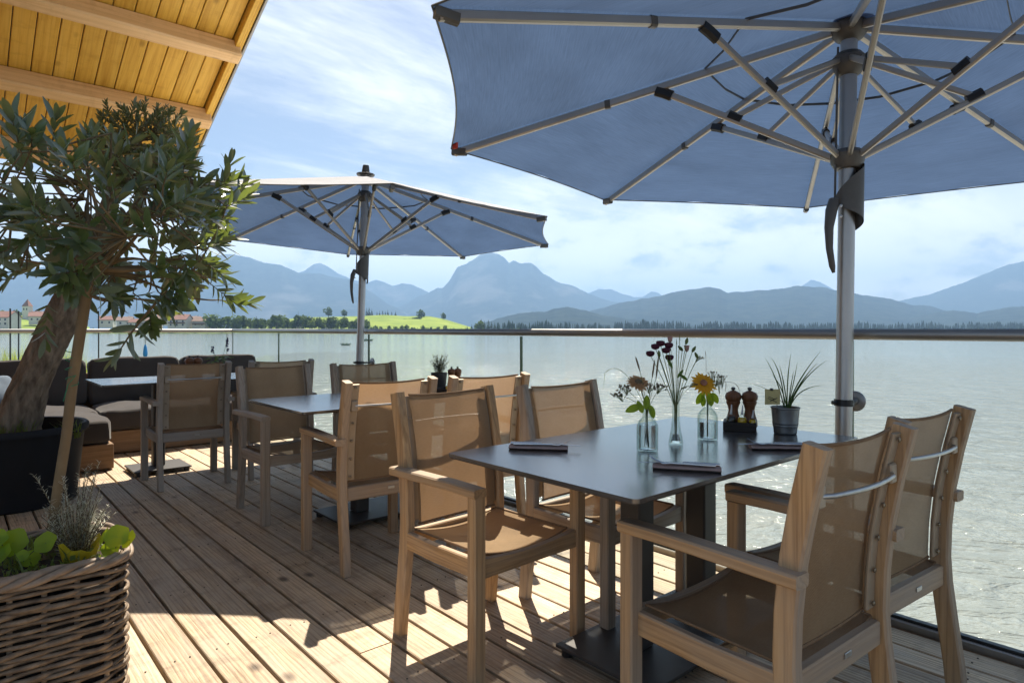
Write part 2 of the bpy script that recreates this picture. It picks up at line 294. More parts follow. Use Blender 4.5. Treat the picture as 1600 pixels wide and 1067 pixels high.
def sling_mat():
    m, nt, o = newmat('sling_mesh')
    uv = node(nt, 'ShaderNodeTexCoord')
    sp = node(nt, 'ShaderNodeSeparateXYZ'); nt.links.new(uv.outputs['UV'], sp.inputs[0])
    wx = mathn(nt, 'SINE', mathn(nt, 'MULTIPLY', sp.outputs[0], 2 * pi * 170), 0); wy = mathn(nt, 'SINE', mathn(nt, 'MULTIPLY', sp.outputs[1], 2 * pi * 170), 0)
    hole = mathn(nt, 'MULTIPLY', wx, wy)
    n = noise(nt, coords(nt, (1, 1, 1)), 9, 4)
    mpw = node(nt, 'ShaderNodeMapping'); mpw.inputs['Scale'].default_value = (60, 420, 1); nt.links.new(uv.outputs['UV'], mpw.inputs[0])
    n = mathn(nt, 'ADD', mathn(nt, 'MULTIPLY', n, 0.5), mathn(nt, 'MULTIPLY', noise(nt, mpw.outputs[0], 1.0, 2), 0.5))
    c = ramp(nt, n, [(0.35, (0.235, 0.165, 0.098)), (0.65, (0.35, 0.25, 0.15))])
    d = node(nt, 'ShaderNodeBsdfPrincipled', inp={'Roughness': 0.8, 'Specular IOR Level': 0.12}); nt.links.new(c, d.inputs['Base Color'])
    nt.links.new(bumpn(nt, hole, 0.35, 0.001), d.inputs['Normal'])
    t = node(nt, 'ShaderNodeBsdfTranslucent'); t.inputs[0].default_value = (0.50, 0.31, 0.17, 1)
    m1 = node(nt, 'ShaderNodeMixShader', inp={0: 0.30}); nt.links.new(d.outputs[0], m1.inputs[1]); nt.links.new(t.outputs[0], m1.inputs[2])
    tr = node(nt, 'ShaderNodeBsdfTransparent')
    m2 = node(nt, 'ShaderNodeMixShader', inp={0: 0.08}); nt.links.new(m1.outputs[0], m2.inputs[1]); nt.links.new(tr.outputs[0], m2.inputs[2])
    nt.links.new(m2.outputs[0], o.inputs[0]); return m
SLING = sling_mat()

def glass_mat(name, tint, ior=1.5, edge=None, rough=0.0):
    m, nt, o = newmat(name)
    tr = node(nt, 'ShaderNodeBsdfTransparent'); gl = node(nt, 'ShaderNodeBsdfGlossy', inp={'Roughness': rough})
    f0 = ((ior - 1) / (ior + 1)) ** 2; lf = node(nt, 'ShaderNodeLayerWeight', inp={'Blend': 0.5})
    fac = mathn(nt, 'ADD', mathn(nt, 'MULTIPLY', mathn(nt, 'POWER', lf.outputs['Facing'], 5.0), 0.8), f0)
    if edge:
        lw = node(nt, 'ShaderNodeLayerWeight', inp={'Blend': 0.35})
        nt.links.new(mixc(nt, lw.outputs['Facing'], tint, edge), tr.inputs[0])
    else: tr.inputs[0].default_value = rgba(tint)
    mx = node(nt, 'ShaderNodeMixShader'); nt.links.new(fac, mx.inputs[0]); nt.links.new(tr.outputs[0], mx.inputs[1]); nt.links.new(gl.outputs[0], mx.inputs[2])
    nt.links.new(mx.outputs[0], o.inputs[0]); return m
PANE = glass_mat('railing_glass', (0.955, 0.985, 0.97), 1.35)
PANEEDGE = plain('glass_edge', (0.10, 0.16, 0.09), (0.07, 0.12, 0.06), 5, rough=0.2)
VASE = glass_mat('vase_glass', (0.975, 0.985, 0.98), 1.45, (0.66, 0.75, 0.71))
def refr(name, colr, ior):
    m, nt, o = newmat(name)
    g_ = node(nt, 'ShaderNodeBsdfPrincipled', inp={'Roughness': 0.0, 'IOR': ior, 'Transmission Weight': 1.0}); g_.inputs['Base Color'].default_value = rgba(colr)
    nt.links.new(g_.outputs[0], o.inputs[0]); return m
WATERV = refr('vase_water', (0.97, 0.99, 0.95), 1.33)
OILM = plain('yellow_oil', (0.80, 0.52, 0.015), (0.5, 0.28, 0.01), 60, rough=0.08)
VINEG = plain('dark_vinegar', (0.012, 0.012, 0.014), None, 10, rough=0.08)

def lake_mat():
    m, nt, o = newmat('lake_water')
    p = node(nt, 'ShaderNodeBsdfPrincipled', inp={'Roughness': 0.08, 'IOR': 1.33, 'Specular IOR Level': 0.5}); p.inputs['Base Color'].default_value = (0.25, 0.262, 0.25, 1)
    tc = node(nt, 'ShaderNodeTexCoord')
    def wv(rot, sx, sy, sc_, det, dist):
        mp = node(nt, 'ShaderNodeMapping'); mp.inputs['Rotation'].default_value = (0, 0, rot); nt.links.new(tc.outputs['Object'], mp.inputs[0])
        m2 = node(nt, 'ShaderNodeMapping'); m2.inputs['Scale'].default_value = (sx, sy, 1); nt.links.new(mp.outputs[0], m2.inputs[0])
        return noise(nt, m2.outputs[0], sc_, det, 0.55, dist)
    a = wv(YAW + .12, 0.55, 1.0, 2.2, 4, 0.8); b = wv(YAW - .35, 0.7, 1.0, 6.5, 3, 0.5); c = wv(YAW + .3, 0.7, 1.0, 0.7, 3, 0.8)
    h = mathn(nt, 'ADD', mathn(nt, 'ADD', mathn(nt, 'MULTIPLY', a, 0.62), mathn(nt, 'MULTIPLY', b, 0.16)), mathn(nt, 'MULTIPLY', c, 0.7))
    ln_ = node(nt, 'ShaderNodeVectorMath', operation='LENGTH'); nt.links.new(tc.outputs['Object'], ln_.inputs[0])      # ripples flattened with distance so the far water reflects brighter
    ripple_fade = node(nt, 'ShaderNodeMapRange', inp={1: 4.0, 2: 70.0, 3: 1.0, 4: 0.22}); nt.links.new(ln_.outputs['Value'], ripple_fade.inputs[0])
    gust = noise(nt, tc.outputs['Object'], 0.035, 3, 0.5, 0.6)                                                            # wind patches
    h = mathn(nt, 'MULTIPLY', h, mathn(nt, 'MULTIPLY', ripple_fade.outputs[0], mathn(nt, 'ADD', gust, 0.5)))
    nt.links.new(bumpn(nt, h, 1.0, 0.34), p.inputs['Normal'])
    nt.links.new(p.outputs[0], o.inputs[0]); return m
LAKE = lake_mat()
def land_mat(name, stops, sc_):
    m, nt, o = newmat(name); p = node(nt, 'ShaderNodeBsdfPrincipled', inp={'Roughness': 0.95, 'Specular IOR Level': 0.05}); nt.links.new(p.outputs[0], o.inputs[0])
    tc = node(nt, 'ShaderNodeTexCoord'); nt.links.new(ramp(nt, noise(nt, tc.outputs['Object'], sc_, 8, 0.62), stops), p.inputs['Base Color']); return m
MEADOW = land_mat('meadow', [(0.35, (0.13, 0.19, 0.035)), (0.65, (0.23, 0.29, 0.055))], 0.035)
LANDM = land_mat('shore_land', [(0.3, (0.07, 0.10, 0.03)), (0.7, (0.13, 0.17, 0.05))], 0.03)
def mount_mat(name, rock):
    m, nt, o = newmat(name); p = node(nt, 'ShaderNodeBsdfPrincipled', inp={'Roughness': 1.0, 'Specular IOR Level': 0.0}); nt.links.new(p.outputs[0], o.inputs[0])
    tc = node(nt, 'ShaderNodeTexCoord'); a = noise(nt, tc.outputs['Object'], 0.02, 8, 0.65); b = noise(nt, tc.outputs['Object'], 0.0022, 6, 0.6)
    c = ramp(nt, a, [(0.35, (0.010, 0.018, 0.018)), (0.65, (0.034, 0.046, 0.038))])
    geo = node(nt, 'ShaderNodeSeparateXYZ'); nt.links.new(tc.outputs['Object'], geo.inputs[0])
    hgt = node(nt, 'ShaderNodeMapRange', inp={1: 250.0, 2: 900.0}); nt.links.new(geo.outputs[2], hgt.inputs[0])
    f = mathn(nt, 'MULTIPLY', ramp(nt, mathn(nt, 'ADD', b, mathn(nt, 'MULTIPLY', hgt.outputs[0], 0.14)), [(0.56, (0, 0, 0)), (0.66, (1, 1, 1))]), rock)
    nt.links.new(mixc(nt, f, c, (0.22, 0.21, 0.20)), p.inputs['Base Color']); return m
MOUNT = mount_mat('mountain_slope', 0.4); FOOT = mount_mat('wooded_slope', 0.0)

# ------------------------------------------------------------------ mesh building
class MB:
    def __init__(s): s.v = []; s.f = []; s.uv = None
    def add(s, vs, fs):
        b = len(s.v); s.v += [tuple(v) for v in vs]; s.f += [tuple(i + b for i in f) for f in fs]; return s
    def cbox(s, c, size, bev=0.003, M=None):
        hx, hy, hz = size[0] / 2, size[1] / 2, size[2] / 2; b = min(bev, hx * .9, hy * .9, hz * .9); vs = []; idx = {}
        for sx in (-1, 1):
            for sy in (-1, 1):
                for sz in (-1, 1):
                    for a in range(3):
                        p = [sx * (hx - (b if a != 0 else 0)), sy * (hy - (b if a != 1 else 0)), sz * (hz - (b if a != 2 else 0))]
                        idx[(sx, sy, sz, a)] = len(vs); vs.append(V(p))
        fs = []
        for a in range(3):
            o1, o2 = [(1, 2), (2, 0), (0, 1)][a]
            for sg in (-1, 1):
                q = []
                for s1, s2 in ((-1, -1), (1, -1), (1, 1), (-1, 1)):
                    k = [0, 0, 0]; k[a] = sg; k[o1] = s1; k[o2] = s2; q.append(idx[(*k, a)])
                fs.append(q if sg > 0 else q[::-1])
        for a in range(3):                       # edges along axis a
            o1, o2 = [(1, 2), (2, 0), (0, 1)][a]
            for s1 in (-1, 1):
                for s2 in (-1, 1):
                    def kk(sa, face):
                        k = [0, 0, 0]; k[a] = sa; k[o1] = s1; k[o2] = s2; return idx[(*k, face)]
                    q = [kk(-1, o1), kk(1, o1), kk(1, o2), kk(-1, o2)]
                    fs.append(q if s1 * s2 < 0 else q[::-1])
        for sx in (-1, 1):
            for sy in (-1, 1):
                for sz in (-1, 1):
                    q = [idx[(sx, sy, sz, a)] for a in range(3)]; fs.append(q if sx * sy * sz > 0 else q[::-1])
        c = V(c)
        if M is None: vs = [v + c for v in vs]
        else: vs = [M @ v + c for v in vs]
        return s.add(vs, fs)
    def beam(s, path, w, h, side, bev=0.003):
        # rectangular bar swept along path; w along side, h across it
        path = [V(p) for p in path]; side = V(side).normalized(); vs = []; n = len(path); sec = []
        for sx, sy, order in ((1, 1, 0), (-1, 1, 1), (-1, -1, 0), (1, -1, 1)):
            a = (sx * w / 2, sy * (h / 2 - bev)); b = (sx * (w / 2 - bev), sy * h / 2)
            sec += [a, b] if order == 0 else [b, a]
        for i, p in enumerate(path):
            t = (path[min(i + 1, n - 1)] - path[max(i - 1, 0)]).normalized()
            o = t.cross(side).normalized(); sd = o.cross(t).normalized()
            vs += [p + sd * x + o * y for x, y in sec]
        fs = []
        for i in range(n - 1):
            for k in range(8): fs.append((i * 8 + k, i * 8 + (k + 1) % 8, (i + 1) * 8 + (k + 1) % 8, (i + 1) * 8 + k))
        fs.append(tuple(range(7, -1, -1))); fs.append(tuple((n - 1) * 8 + k for k in range(8)))
        return s.add(vs, fs)
    def tube(s, path, r, n=8, caps=True, flat=1.0):
        path = [V(p) for p in path]; m = len(path); R = r if isinstance(r, (list, tuple)) else [r] * m
        t0 = (path[1] - path[0]).normalized(); u = t0.cross(V((0, 0, 1)) if abs(t0.z) < .9 else V((1, 0, 0))).normalized(); vs = []
        for i, p in enumerate(path):
            t = (path[min(i + 1, m - 1)] - path[max(i - 1, 0)])
            if t.length < 1e-9: t = t0
            t.normalize(); u = (u - t * u.dot(t)); u = u.normalized() if u.length > 1e-6 else t.orthogonal().normalized(); w = t.cross(u)
            vs += [p + u * (R[i] * cos(2 * pi * k / n)) + w * (R[i] * flat * sin(2 * pi * k / n)) for k in range(n)]
        fs = [(i * n + k, i * n + (k + 1) % n, (i + 1) * n + (k + 1) % n, (i + 1) * n + k) for i in range(m - 1) for k in range(n)]
        if caps: fs.append(tuple(range(n - 1, -1, -1))); fs.append(tuple((m - 1) * n + k for k in range(n)))
        return s.add(vs, fs)
    def lathe(s, prof, n=24, c=(0, 0, 0), caps=(True, True), M=None):
        c = V(c); vs = []
        for r, z in prof:
            for k in range(n):
                p = V((r * cos(2 * pi * k / n), r * sin(2 * pi * k / n), z)); vs.append((M @ p if M else p) + c)
        m = len(prof); fs = [(i * n + k, i * n + (k + 1) % n, (i + 1) * n + (k + 1) % n, (i + 1) * n + k) for i in range(m - 1) for k in range(n)]
        if caps[0]: fs.append(tuple(range(n - 1, -1, -1)))
        if caps[1]: fs.append(tuple((m - 1) * n + k for k in range(n)))
        return s.add(vs, fs)
    def grid(s, fn, nu, nv, uvs=None):
        vs = [fn(i / nu, j / nv) for j in range(nv + 1) for i in range(nu + 1)]
        fs = [(j * (nu + 1) + i, j * (nu + 1) + i + 1, (j + 1) * (nu + 1) + i + 1, (j + 1) * (nu + 1) + i) for j in range(nv) for i in range(nu)]
        if uvs:
            if s.uv is None: s.uv = []
            s.uv += [uvs(i / nu, j / nv) for j in range(nv + 1) for i in range(nu + 1)]
        return s.add(vs, fs)
    def mesh(s, name, mat, smooth=35):
        me = bpy.data.meshes.new(name); me.from_pydata(s.v, [], s.f); me.materials.append(mat)
        if s.uv and len(s.uv) == len(s.v):
            uvl = me.uv_layers.new(name='UVMap'); li = [0] * len(me.loops); me.loops.foreach_get('vertex_index', li)
            flat = []
            for i in li: flat += s.uv[i]
            uvl.data.foreach_set('uv', flat)
        if smooth:
            me.polygons.foreach_set('use_smooth', [True] * len(me.polygons))
            try: me.set_sharp_from_angle(angle=radians(smooth))
            except Exception: pass
        me.update(); return me

def put(name, mb, mat, parent=None, smooth=35, loc=None, rot=None):
    me = mb.mesh(name, mat, smooth) if isinstance(mb, MB) else mb
    o = bpy.data.objects.new(name, me); col.objects.link(o); o.parent = parent
    if loc is not None: o.location = loc
    if rot is not None: o.rotation_euler = rot
    return o
def tag(o, label, cat, group=None, kind=None):
    o['label'] = label; o['category'] = cat
    if group: o['group'] = group
    if kind: o['kind'] = kind
    return o
def thing(name, label, cat, loc=(0, 0, 0), rz=0.0, group=None):
    o = bpy.data.objects.new(name, None); col.objects.link(o); o.location = loc; o.rotation_euler = (0, 0, rz); o.empty_display_size = 0.05
    return tag(o, label, cat, group)
def copy_tree(o, parent=None):
    c = o.copy(); col.objects.link(c); c.parent = parent
    for ch in o.children: copy_tree(ch, c)
    return c
def rnd(a, b): return random.uniform(a, b)
def rv(k=1.0): return V((rnd(-k, k), rnd(-k, k), rnd(-k, k)))
def bez(p0, p1, p2, n=10):
    p0, p1, p2 = V(p0), V(p1), V(p2)
    return [p0 * (1 - t) ** 2 + p1 * 2 * t * (1 - t) + p2 * t * t for t in [i / n for i in range(n + 1)]]

# ------------------------------------------------------------------ the setting: lake, land, hills, mountains
WZ = -1.3
def struct(o, kind='structure'):
    o['kind'] = kind; return o
lk = MB(); lk.add([(-3000, -3000, WZ), (3500, -3000, WZ), (3500, 3500, WZ), (-3000, 3500, WZ)], [(0, 1, 2, 3)])
struct(put('lake', lk, LAKE, smooth=0))

def shore_r(x):                         # distance of the far shore at picture column x
    pts = [(-900, 300), (0, 330), (330, 350), (560, 380), (760, 460), (960, 820), (1300, 1000), (2600, 1100)]
    for (a, ra), (b, rb) in zip(pts, pts[1:]):
        if x <= b: return ra + (rb - ra) * max(0, (x - a)) / (b - a)
    return pts[-1][1]
ld = MB(); xs = list(range(-900, 2601, 25)); rows = [0, 3, 30, 120, 400, 1200, 2600, 4800]
for k, x in enumerate(xs):
    for j, dr in enumerate(rows):
        d = shore_r(x) + dr + (4 * mn.noise((x * .02, 0, 1)) if j < 3 else 0)
        p = P(x, HZ, d); ld.v.append((p.x, p.y, WZ - .4 if j == 0 else WZ + .5 + .15 * mn.noise((x * .05, j, 0)) + (0.4 if j > 2 else 0)))
n = len(rows)
for k in range(len(xs) - 1):
    for j in range(n - 1): ld.f.append((k * n + j, (k + 1) * n + j, (k + 1) * n + j + 1, k * n + j + 1))
struct(put('shore_land', ld, LANDM))

def ridge(name, pts, d, front, back, mat, amp=1.0, step=4, rows=22, gully=0.20, power=1.25, base=-3.0, seed=0.0):
    mb = MB(); x0, x1 = pts[0][0], pts[-1][0]; nx = int((x1 - x0) / step)
    def yy(x):
        for (a, ya), (b, yb) in zip(pts, pts[1:]):
            if x <= b:
                t = (x - a) / (b - a); return ya + (yb - ya) * t
        return pts[-1][1]
    nr = rows + 5
    for i in range(nx + 1):
        x = x0 + (x1 - x0) * i / nx
        y = yy(x) + amp * (mn.fractal((x * .05 + seed, seed, 0), 1.0, 2.0, 5) * 1.6)
        hr = max(0.0, (HZ - y)) / FPX * d + HEYE
        for j in range(nr):
            if j < 5: t = (5 - j) / 5; dd = d + back * t; h = base + (hr - base) * (1 - t) ** 1.1
            else:
                t = (j - 5) / (rows - 1); dd = d - front * t
                gl = mn.ridged_multi_fractal((x * .018 + seed + t * .6, t * 1.6, seed), 1.0, 2.1, 5, 1.0, 2.0) - 1.0
                env = min(1, t * 5) * (1 - t)
                h = base + (hr - base) * ((1 - t) ** power) * (1 + gully * gl * env * 1.2)
                dd += front * .10 * gl * env
            p = P(x, HZ, dd); mb.v.append((p.x, p.y, h))
    for i in range(nx):
        for j in range(nr - 1): mb.f.append((i * nr + j, i * nr + j + 1, (i + 1) * nr + j + 1, (i + 1) * nr + j))
    return struct(put(name, mb, mat, smooth=60))
ridge('mountain', [(905, 470), (917, 459), (935, 452), (955, 452), (972, 459), (990, 464), (1004, 464), (1018, 456), (1027, 457), (1038, 463), (1060, 475), (1150, 480), (1230, 462), (1250, 447), (1268, 437), (1290, 445), (1330, 468)], 6000, 900, 400, MOUNT, 0.8, 3, seed=1.3)
ridge('mountain', [(400, 452), (440, 440), (464, 427), (478, 422), (490, 413), (500, 411), (513, 417), (530, 428), (548, 436), (573, 442), (587, 437), (600, 441), (614, 447), (628, 442), (645, 445), (660, 452), (690, 470), (760, 492)], 5300, 900, 500, MOUNT, 0.8, 3, seed=5.1)
ridge('mountain', [(540, 508), (600, 488), (640, 470), (668, 457), (692, 449), (702, 438), (713, 420), (729, 411), (746, 400), (754, 395), (766, 393), (778, 397), (788, 402), (796, 413), (803, 408), (815, 412), (830, 410), (840, 419), (849, 430), (866, 438), (895, 447), (922, 460), (946, 468), (966, 472), (1000, 478), (1060, 492), (1120, 505)], 4600, 1300, 600, MOUNT, 1.7, 3, 30, seed=2.7)
ridge('mountain', [(-420, 405), (-250, 425), (-120, 410), (0, 425), (90, 415), (170, 408), (250, 404), (320, 401), (362, 397), (390, 403), (412, 410), (440, 414), (455, 421), (468, 427), (492, 427), (520, 432), (550, 439), (578, 455), (605, 474), (640, 492), (690, 508)], 4100, 1100, 600, MOUNT, 0.9, 3, 28, seed=9.2)
ridge('mountain', [(1330, 490), (1405, 470), (1450, 460), (1482, 450), (1520, 436), (1550, 424), (1576, 413), (1600, 408), (1650, 402), (1720, 400), (1830, 412), (1960, 430), (2150, 455)], 4500, 1100, 600, MOUNT, 0.9, 4, 24, seed=4.4)
ridge('wooded_hills', [(840, 508), (880, 496), (935, 482), (962, 474), (986, 470), (1030, 463), (1060, 455), (1090, 451), (1110, 449), (1126, 452), (1136, 458), (1160, 455), (1200, 453), (1240, 448), (1285, 449), (1332, 459), (1372, 464), (1402, 470), (1424, 476), (1452, 477), (1472, 484), (1520, 498), (1600, 508)], 2700, 800, 400, FOOT, 1.0, 2.5, 26, gully=.16, seed=6.6)
ridge('wooded_hills', [(1380, 508), (1430, 496), (1470, 487), (1490, 485), (1530, 489), (1570, 480), (1620, 478), (1700, 470), (1850, 474), (2000, 490)], 2300, 600, 300, FOOT, 1.0, 2.5, 20, gully=.16, seed=3.3)
ridge('wooded_hills', [(740, 509), (770, 501), (792, 494), (812, 490), (832, 487), (850, 488), (866, 482), (888, 480), (912, 484), (940, 492), (990, 500), (1050, 508)], 1900, 500, 300, FOOT, 1.0, 2, 20, gully=.16, seed=8.8)
ridge('meadow_hill', [(380, 510), (430, 501), (470, 496), (520, 495), (560, 494), (600, 492), (632, 494), (670, 494), (692, 498), (712, 504), (735, 511)], 640, 190, 150, MEADOW, .15, 4, 12, gully=.0, power=.9, base=-2.2, seed=1.1)
ridge('meadow_hill', [(-300, 478), (-150, 480), (-40, 484), (10, 486), (40, 490), (70, 497), (100, 505), (140, 511)], 520, 150, 150, MEADOW, .15, 4, 12, gully=.0, power=.9, base=-2.2, seed=2.1)

# near bank with reeds behind the deck's far end
bk = MB(); bx = list(range(-700, 281, 14))
for x in bx:
    far = 30 + 8 * mn.noise((x * .02, 3, 0)) if x < 60 else max(13.0, 32 - (x - 60) * .075)
    for j in range(9):
        d = 9.2 + (far - 9.2) * j / 8; p = P(x, HZ, d); edge = max(0, (x - 215) / 65)
        bk.v.append((p.x, p.y, (WZ + .42 + .12 * mn.noise((x * .05, d * .3, 0)) - (.6 if j == 8 else 0)) - edge * .7))
for k in range(len(bx) - 1):
    for j in range(8): bk.f.append((k * 9 + j, (k + 1) * 9 + j, (k + 1) * 9 + j + 1, k * 9 + j + 1))
struct(put('bank_ground', bk, LANDM))
rd = MB()
for i in range(5200):
    x = rnd(-160, 265); d = rnd(9.6, 29 if x < 60 else max(12.5, 30 - (x - 60) * .075)); p = P(x, HZ, d); p.z = WZ + .3
    h = rnd(.7, 1.6) * (1.0 if x < 130 else .8 if x < 235 else .6); ln = rv(.22); ln.z = 0; w = V((rnd(-1, 1), rnd(-1, 1), 0)).normalized() * rnd(.008, .018)
    t = p + UP * h + ln * h
    rd.add([p - w, p + w, p + UP * h * .6 + ln * h * .4 + w * .7, p + UP * h * .6 + ln * h * .4 - w * .7, t], [(0, 1, 2, 3), (3, 2, 4)])
tag(put('reeds', rd, REED, smooth=0), 'yellow green reeds and grass on the bank behind the sofa', 'reeds', kind='stuff')

# ------------------------------------------------------------------ far shore: trees, forest, houses, boats
def crown_mesh(seed, n=300, sz=.17, conifer=False):
    random.seed(seed); mb = MB(); lobes = [(V((0, 0, .62)), .36)] + [(V((rnd(-.26, .26), rnd(-.26, .26), rnd(.35, .85))), rnd(.16, .26)) for _ in range(7)]
    for i in range(n):
        if conifer:
            t = rnd(0.08, 1) ** .8; a = rnd(0, 2 * pi); r = (1 - t) * .21 * rnd(.5, 1.15) + .01; c = V((cos(a) * r, sin(a) * r, t)); s = sz * (1.15 - t) * .8
            nrm = V((cos(a), sin(a), .6))
        else:
            c0, r0 = random.choice(lobes); dr = rv(1).normalized(); c = c0 + dr * r0 * rnd(.6, 1.08); s = sz * rnd(.6, 1.2); nrm = dr + rv(.6)
        u = nrm.orthogonal().normalized(); w = nrm.normalized().cross(u); a = rnd(0, 6)
        q = [c + (u * cos(a + k * pi / 2) + w * sin(a + k * pi / 2)) * s * rnd(.5, 1) * .62 for k in range(4)]
        mb.add(q, [(0, 1, 2, 3)])
    return mb
TRK = MB().tube([(0, 0, 0), (.01, 0, .3), (0, .02, .62)], [.035, .028, .012], 6).mesh('trunk', FARTR)
CROWNS = [crown_mesh(s).mesh('crown', FTREE, 0) for s in (11, 12, 13)] + [crown_mesh(s).mesh('crown', FTREEL, 0) for s in (14, 15, 16)]
CONS = [crown_mesh(s, 150, .15, True).mesh('crown', FCON, 0) for s in (21, 22)]
random.seed(99)
def far_tree(x, d, h, label, group, conifer=False, wide=1.0, kind=None, zb=WZ + .6):
    p = P(x, HZ, d); p.z = zb
    t = thing('conifer_tree' if conifer else 'shore_tree', label, 'tree', p, rnd(0, 6), group); t.scale = (h * wide, h * wide, h)
    put('trunk', TRK, None, t); put('crown', random.choice(CONS) if conifer else (CROWNS[kind] if kind is not None else random.choice(CROWNS)), None, t)
    return t
def zhill(y, d): return HEYE - (y - HZ) / FPX * d
for x, y, h, w, lab in ((513, 495.5, 10, 1.0, 'lone round tree on the meadow hill, just before the pole of the far parasol'),
                        (538, 495, 7.5, 1.0, 'smaller round tree on the meadow hill next to the far parasol pole'),
                        (658, 502, 12.0, .85, 'tallest dark tree at the hedge end on the green meadow hill'),
                        (693, 499.5, 7.2, .8, 'slim tree standing alone on the right brow of the green hill')):
    far_tree(x, 632, h, lab, None, wide=w, kind=0, zb=zhill(y, 632) - .6)
for x, h in ((573, 11), (577, 12), (581, 10), (589, 7.5), (593, 8), (598, 8.5), (602, 8), (606, 9), (612, 7.5), (618, 8)):
    far_tree(x, 655, h, 'dark conifer in the small clump on top of the meadow hill', 'conifers on the meadow hill', True, 1.1, zb=zhill(495, 640) - 1.5)
for i in range(16):                      # hedge climbing the hill
    x = 616 + i * 2.7; far_tree(x, 600, rnd(3.4, 4.6), 'low round hedge tree climbing the meadow hill', 'hedge on the meadow hill', wide=1.3, kind=1, zb=zhill(505 - i * .35, 600) - .8)
for i in range(46):                      # shore trees
    x = 330 + i * 8.4 + rnd(-4, 4)
    if x > 700: continue
    h = rnd(7.0, 10.5) if x < 575 else rnd(2.8, 4.6)
    if x < 340 or 395 < x < 440 and random.random() < .5: h += 2
    far_tree(x, shore_r(x) + rnd(8, 30), h, 'round leafy tree in the row along the far shore', 'trees along the far shore', wide=rnd(.8, 1.15))
for i in range(30):
    x = 300 + i * 9.5 + rnd(-4, 4); far_tree(x, shore_r(x) + rnd(45, 70), rnd(8.0, 11), 'dark conifer rising behind the trees of the far shore', 'conifers behind the far shore', True, rnd(.9, 1.2)) if x < 470 or 560 < x < 590 else None
for x, h in ((752, 9.5), (757, 8), (763, 9), (768, 7.5), (773, 7), (780, 6), (737, 5.5), (730, 4.5)):
    far_tree(x, 480, h, 'conifer in the cluster where the meadow hill meets the wood', 'cluster at the end of the meadow', True, 1.2)
for x, h in ((746, 6.5), (749, 8)):
    far_tree(x, 478, h, 'light green leafy tree in front of the conifer cluster', 'light trees by the conifer cluster', kind=4)
for x in (4, 12, 20, 27, 33, 60, 66): far_tree(x, 500, rnd(12, 15), 'tree on the slope near the church tower', 'trees by the church', wide=.9, kind=0, zb=WZ + 2)
# the wood on the right shore: one mass
fr = MB(); random.seed(5)
for i in range(1500):
    x = 775 + 1150 * random.random() ** .9; d = shore_r(x) + rnd(4, 90) + (0 if x > 900 else 30); b = P(x, HZ, d); b.z = WZ + .6
    h = rnd(8.0, 14) * (.72 if x < 960 else 1) * (.95 + .45 * mn.noise((x * .03, 2, 0)) + .25 * mn.noise((x * .11, 5, 0))) * (1.12 if random.random() < .12 else 1); r = h * rnd(.13, .19); a0 = rnd(0, 6)
    for lv in range(4):
        z0 = h * (.12 + .21 * lv); z1 = h * (.50 + .17 * lv); rr = r * (1 - .21 * lv); k = 6
        ring = [b + V((cos(a0 + 2 * pi * q / k) * rr * rnd(.7, 1.25), sin(a0 + 2 * pi * q / k) * rr * rnd(.7, 1.25), z0 + rnd(-.05, .05) * h)) for q in range(k)]
        fr.add(ring + [b + V((0, 0, min(z1, h)))], [(q, (q + 1) % k, k) for q in range(k)])
tag(put('forest', fr, FCON, smooth=0), 'dark band of conifer wood along the right hand far shore', 'forest', kind='stuff')
br = MB()
for i in range(900):                     # bushes at the water's edge
    x = rnd(-200, 1900); d = shore_r(x) + rnd(2, 9); c = P(x, HZ, d); c.z = WZ + rnd(.5, 2.2) * (1 if x > 340 else .7)
    for k in range(5):
        q = c + rv(1.1); s = rnd(.4, .9); u = rv(1).normalized(); w = u.orthogonal().normalized(); br.add([q - u * s, q + w * s, q + u * s, q - w * s], [(0, 1, 2, 3)])
tag(put('undergrowth', br, FTREEL, smooth=0), 'light green bushes lining the far water edge', 'bushes', kind='stuff')

def house(x, y, wpx, d, label, roofm=HROOF, wall=WHITEW, rz=0.0, hh=None, timber=False):
    p = P(x, HZ, d); w = wpx / FPX * d; h = hh or w * .42; p.z = zhill(y, d)
    t = thing('house', label, 'house', p, -YAW + rz, 'houses of the village'); D = w * .8; rh = w * .26
    m = MB(); m.cbox((0, 0, h / 2 - .8), (w, D, h + 1.6), .02)
    m.add([(-w / 2, -D / 2, h), (-w / 2, D / 2, h), (-w / 2, 0, h + rh), (w / 2, -D / 2, h), (w / 2, D / 2, h), (w / 2, 0, h + rh)], [(0, 2, 1), (3, 4, 5)])
    put('wall', m, wall, t, 0)
    r = MB(); o = .5
    for s in (-1, 1):
        a = V((-w / 2 - o, s * (D / 2 + o), h - o * rh / (D / 2))); b = V((w / 2 + o, s * (D / 2 + o), a.z)); c = V((w / 2 + o, 0, h + rh + .02)); e = V((-w / 2 - o, 0, h + rh + .02)); q = V((0, 0, .28))
        r.add([a, b, c, e, a + q, b + q, c + q, e + q], [(0, 1, 2, 3), (4, 7, 6, 5), (0, 4, 5, 1), (1, 5, 6, 2), (3, 7, 4, 0)])
    rf = put('roof', r, roofm, t, 0); put('chimney', MB().cbox((w * .2, D * .15, h + rh), (.7, .7, 1.4), .02), WHITEW, rf, 0)
    nw = max(2, int(w / 3)); win = MB().cbox((0, 0, 0), (.95, .1, 1.2), .01).mesh('window', HWIN, 0)
    for k in range(nw):
        for zl in ([h * .3, h * .74] if h > 4 else [h * .5]): put('window', win, None, t, loc=(-w / 2 + (k + .5) * w / nw, -D / 2 - .03, zl))
    if timber: put('balcony', MB().cbox((0, -D / 2 - .5, h * .55), (w * .9, .9, .8), .02), HWOOD, t, 0)
    return t
house(6, 510, 34, 360, 'red roofed house at the left end of the far shore', HROOF)
house(60, 503.5, 22, 420, 'red roofed house just below the church tower', HROOF, rz=.5)
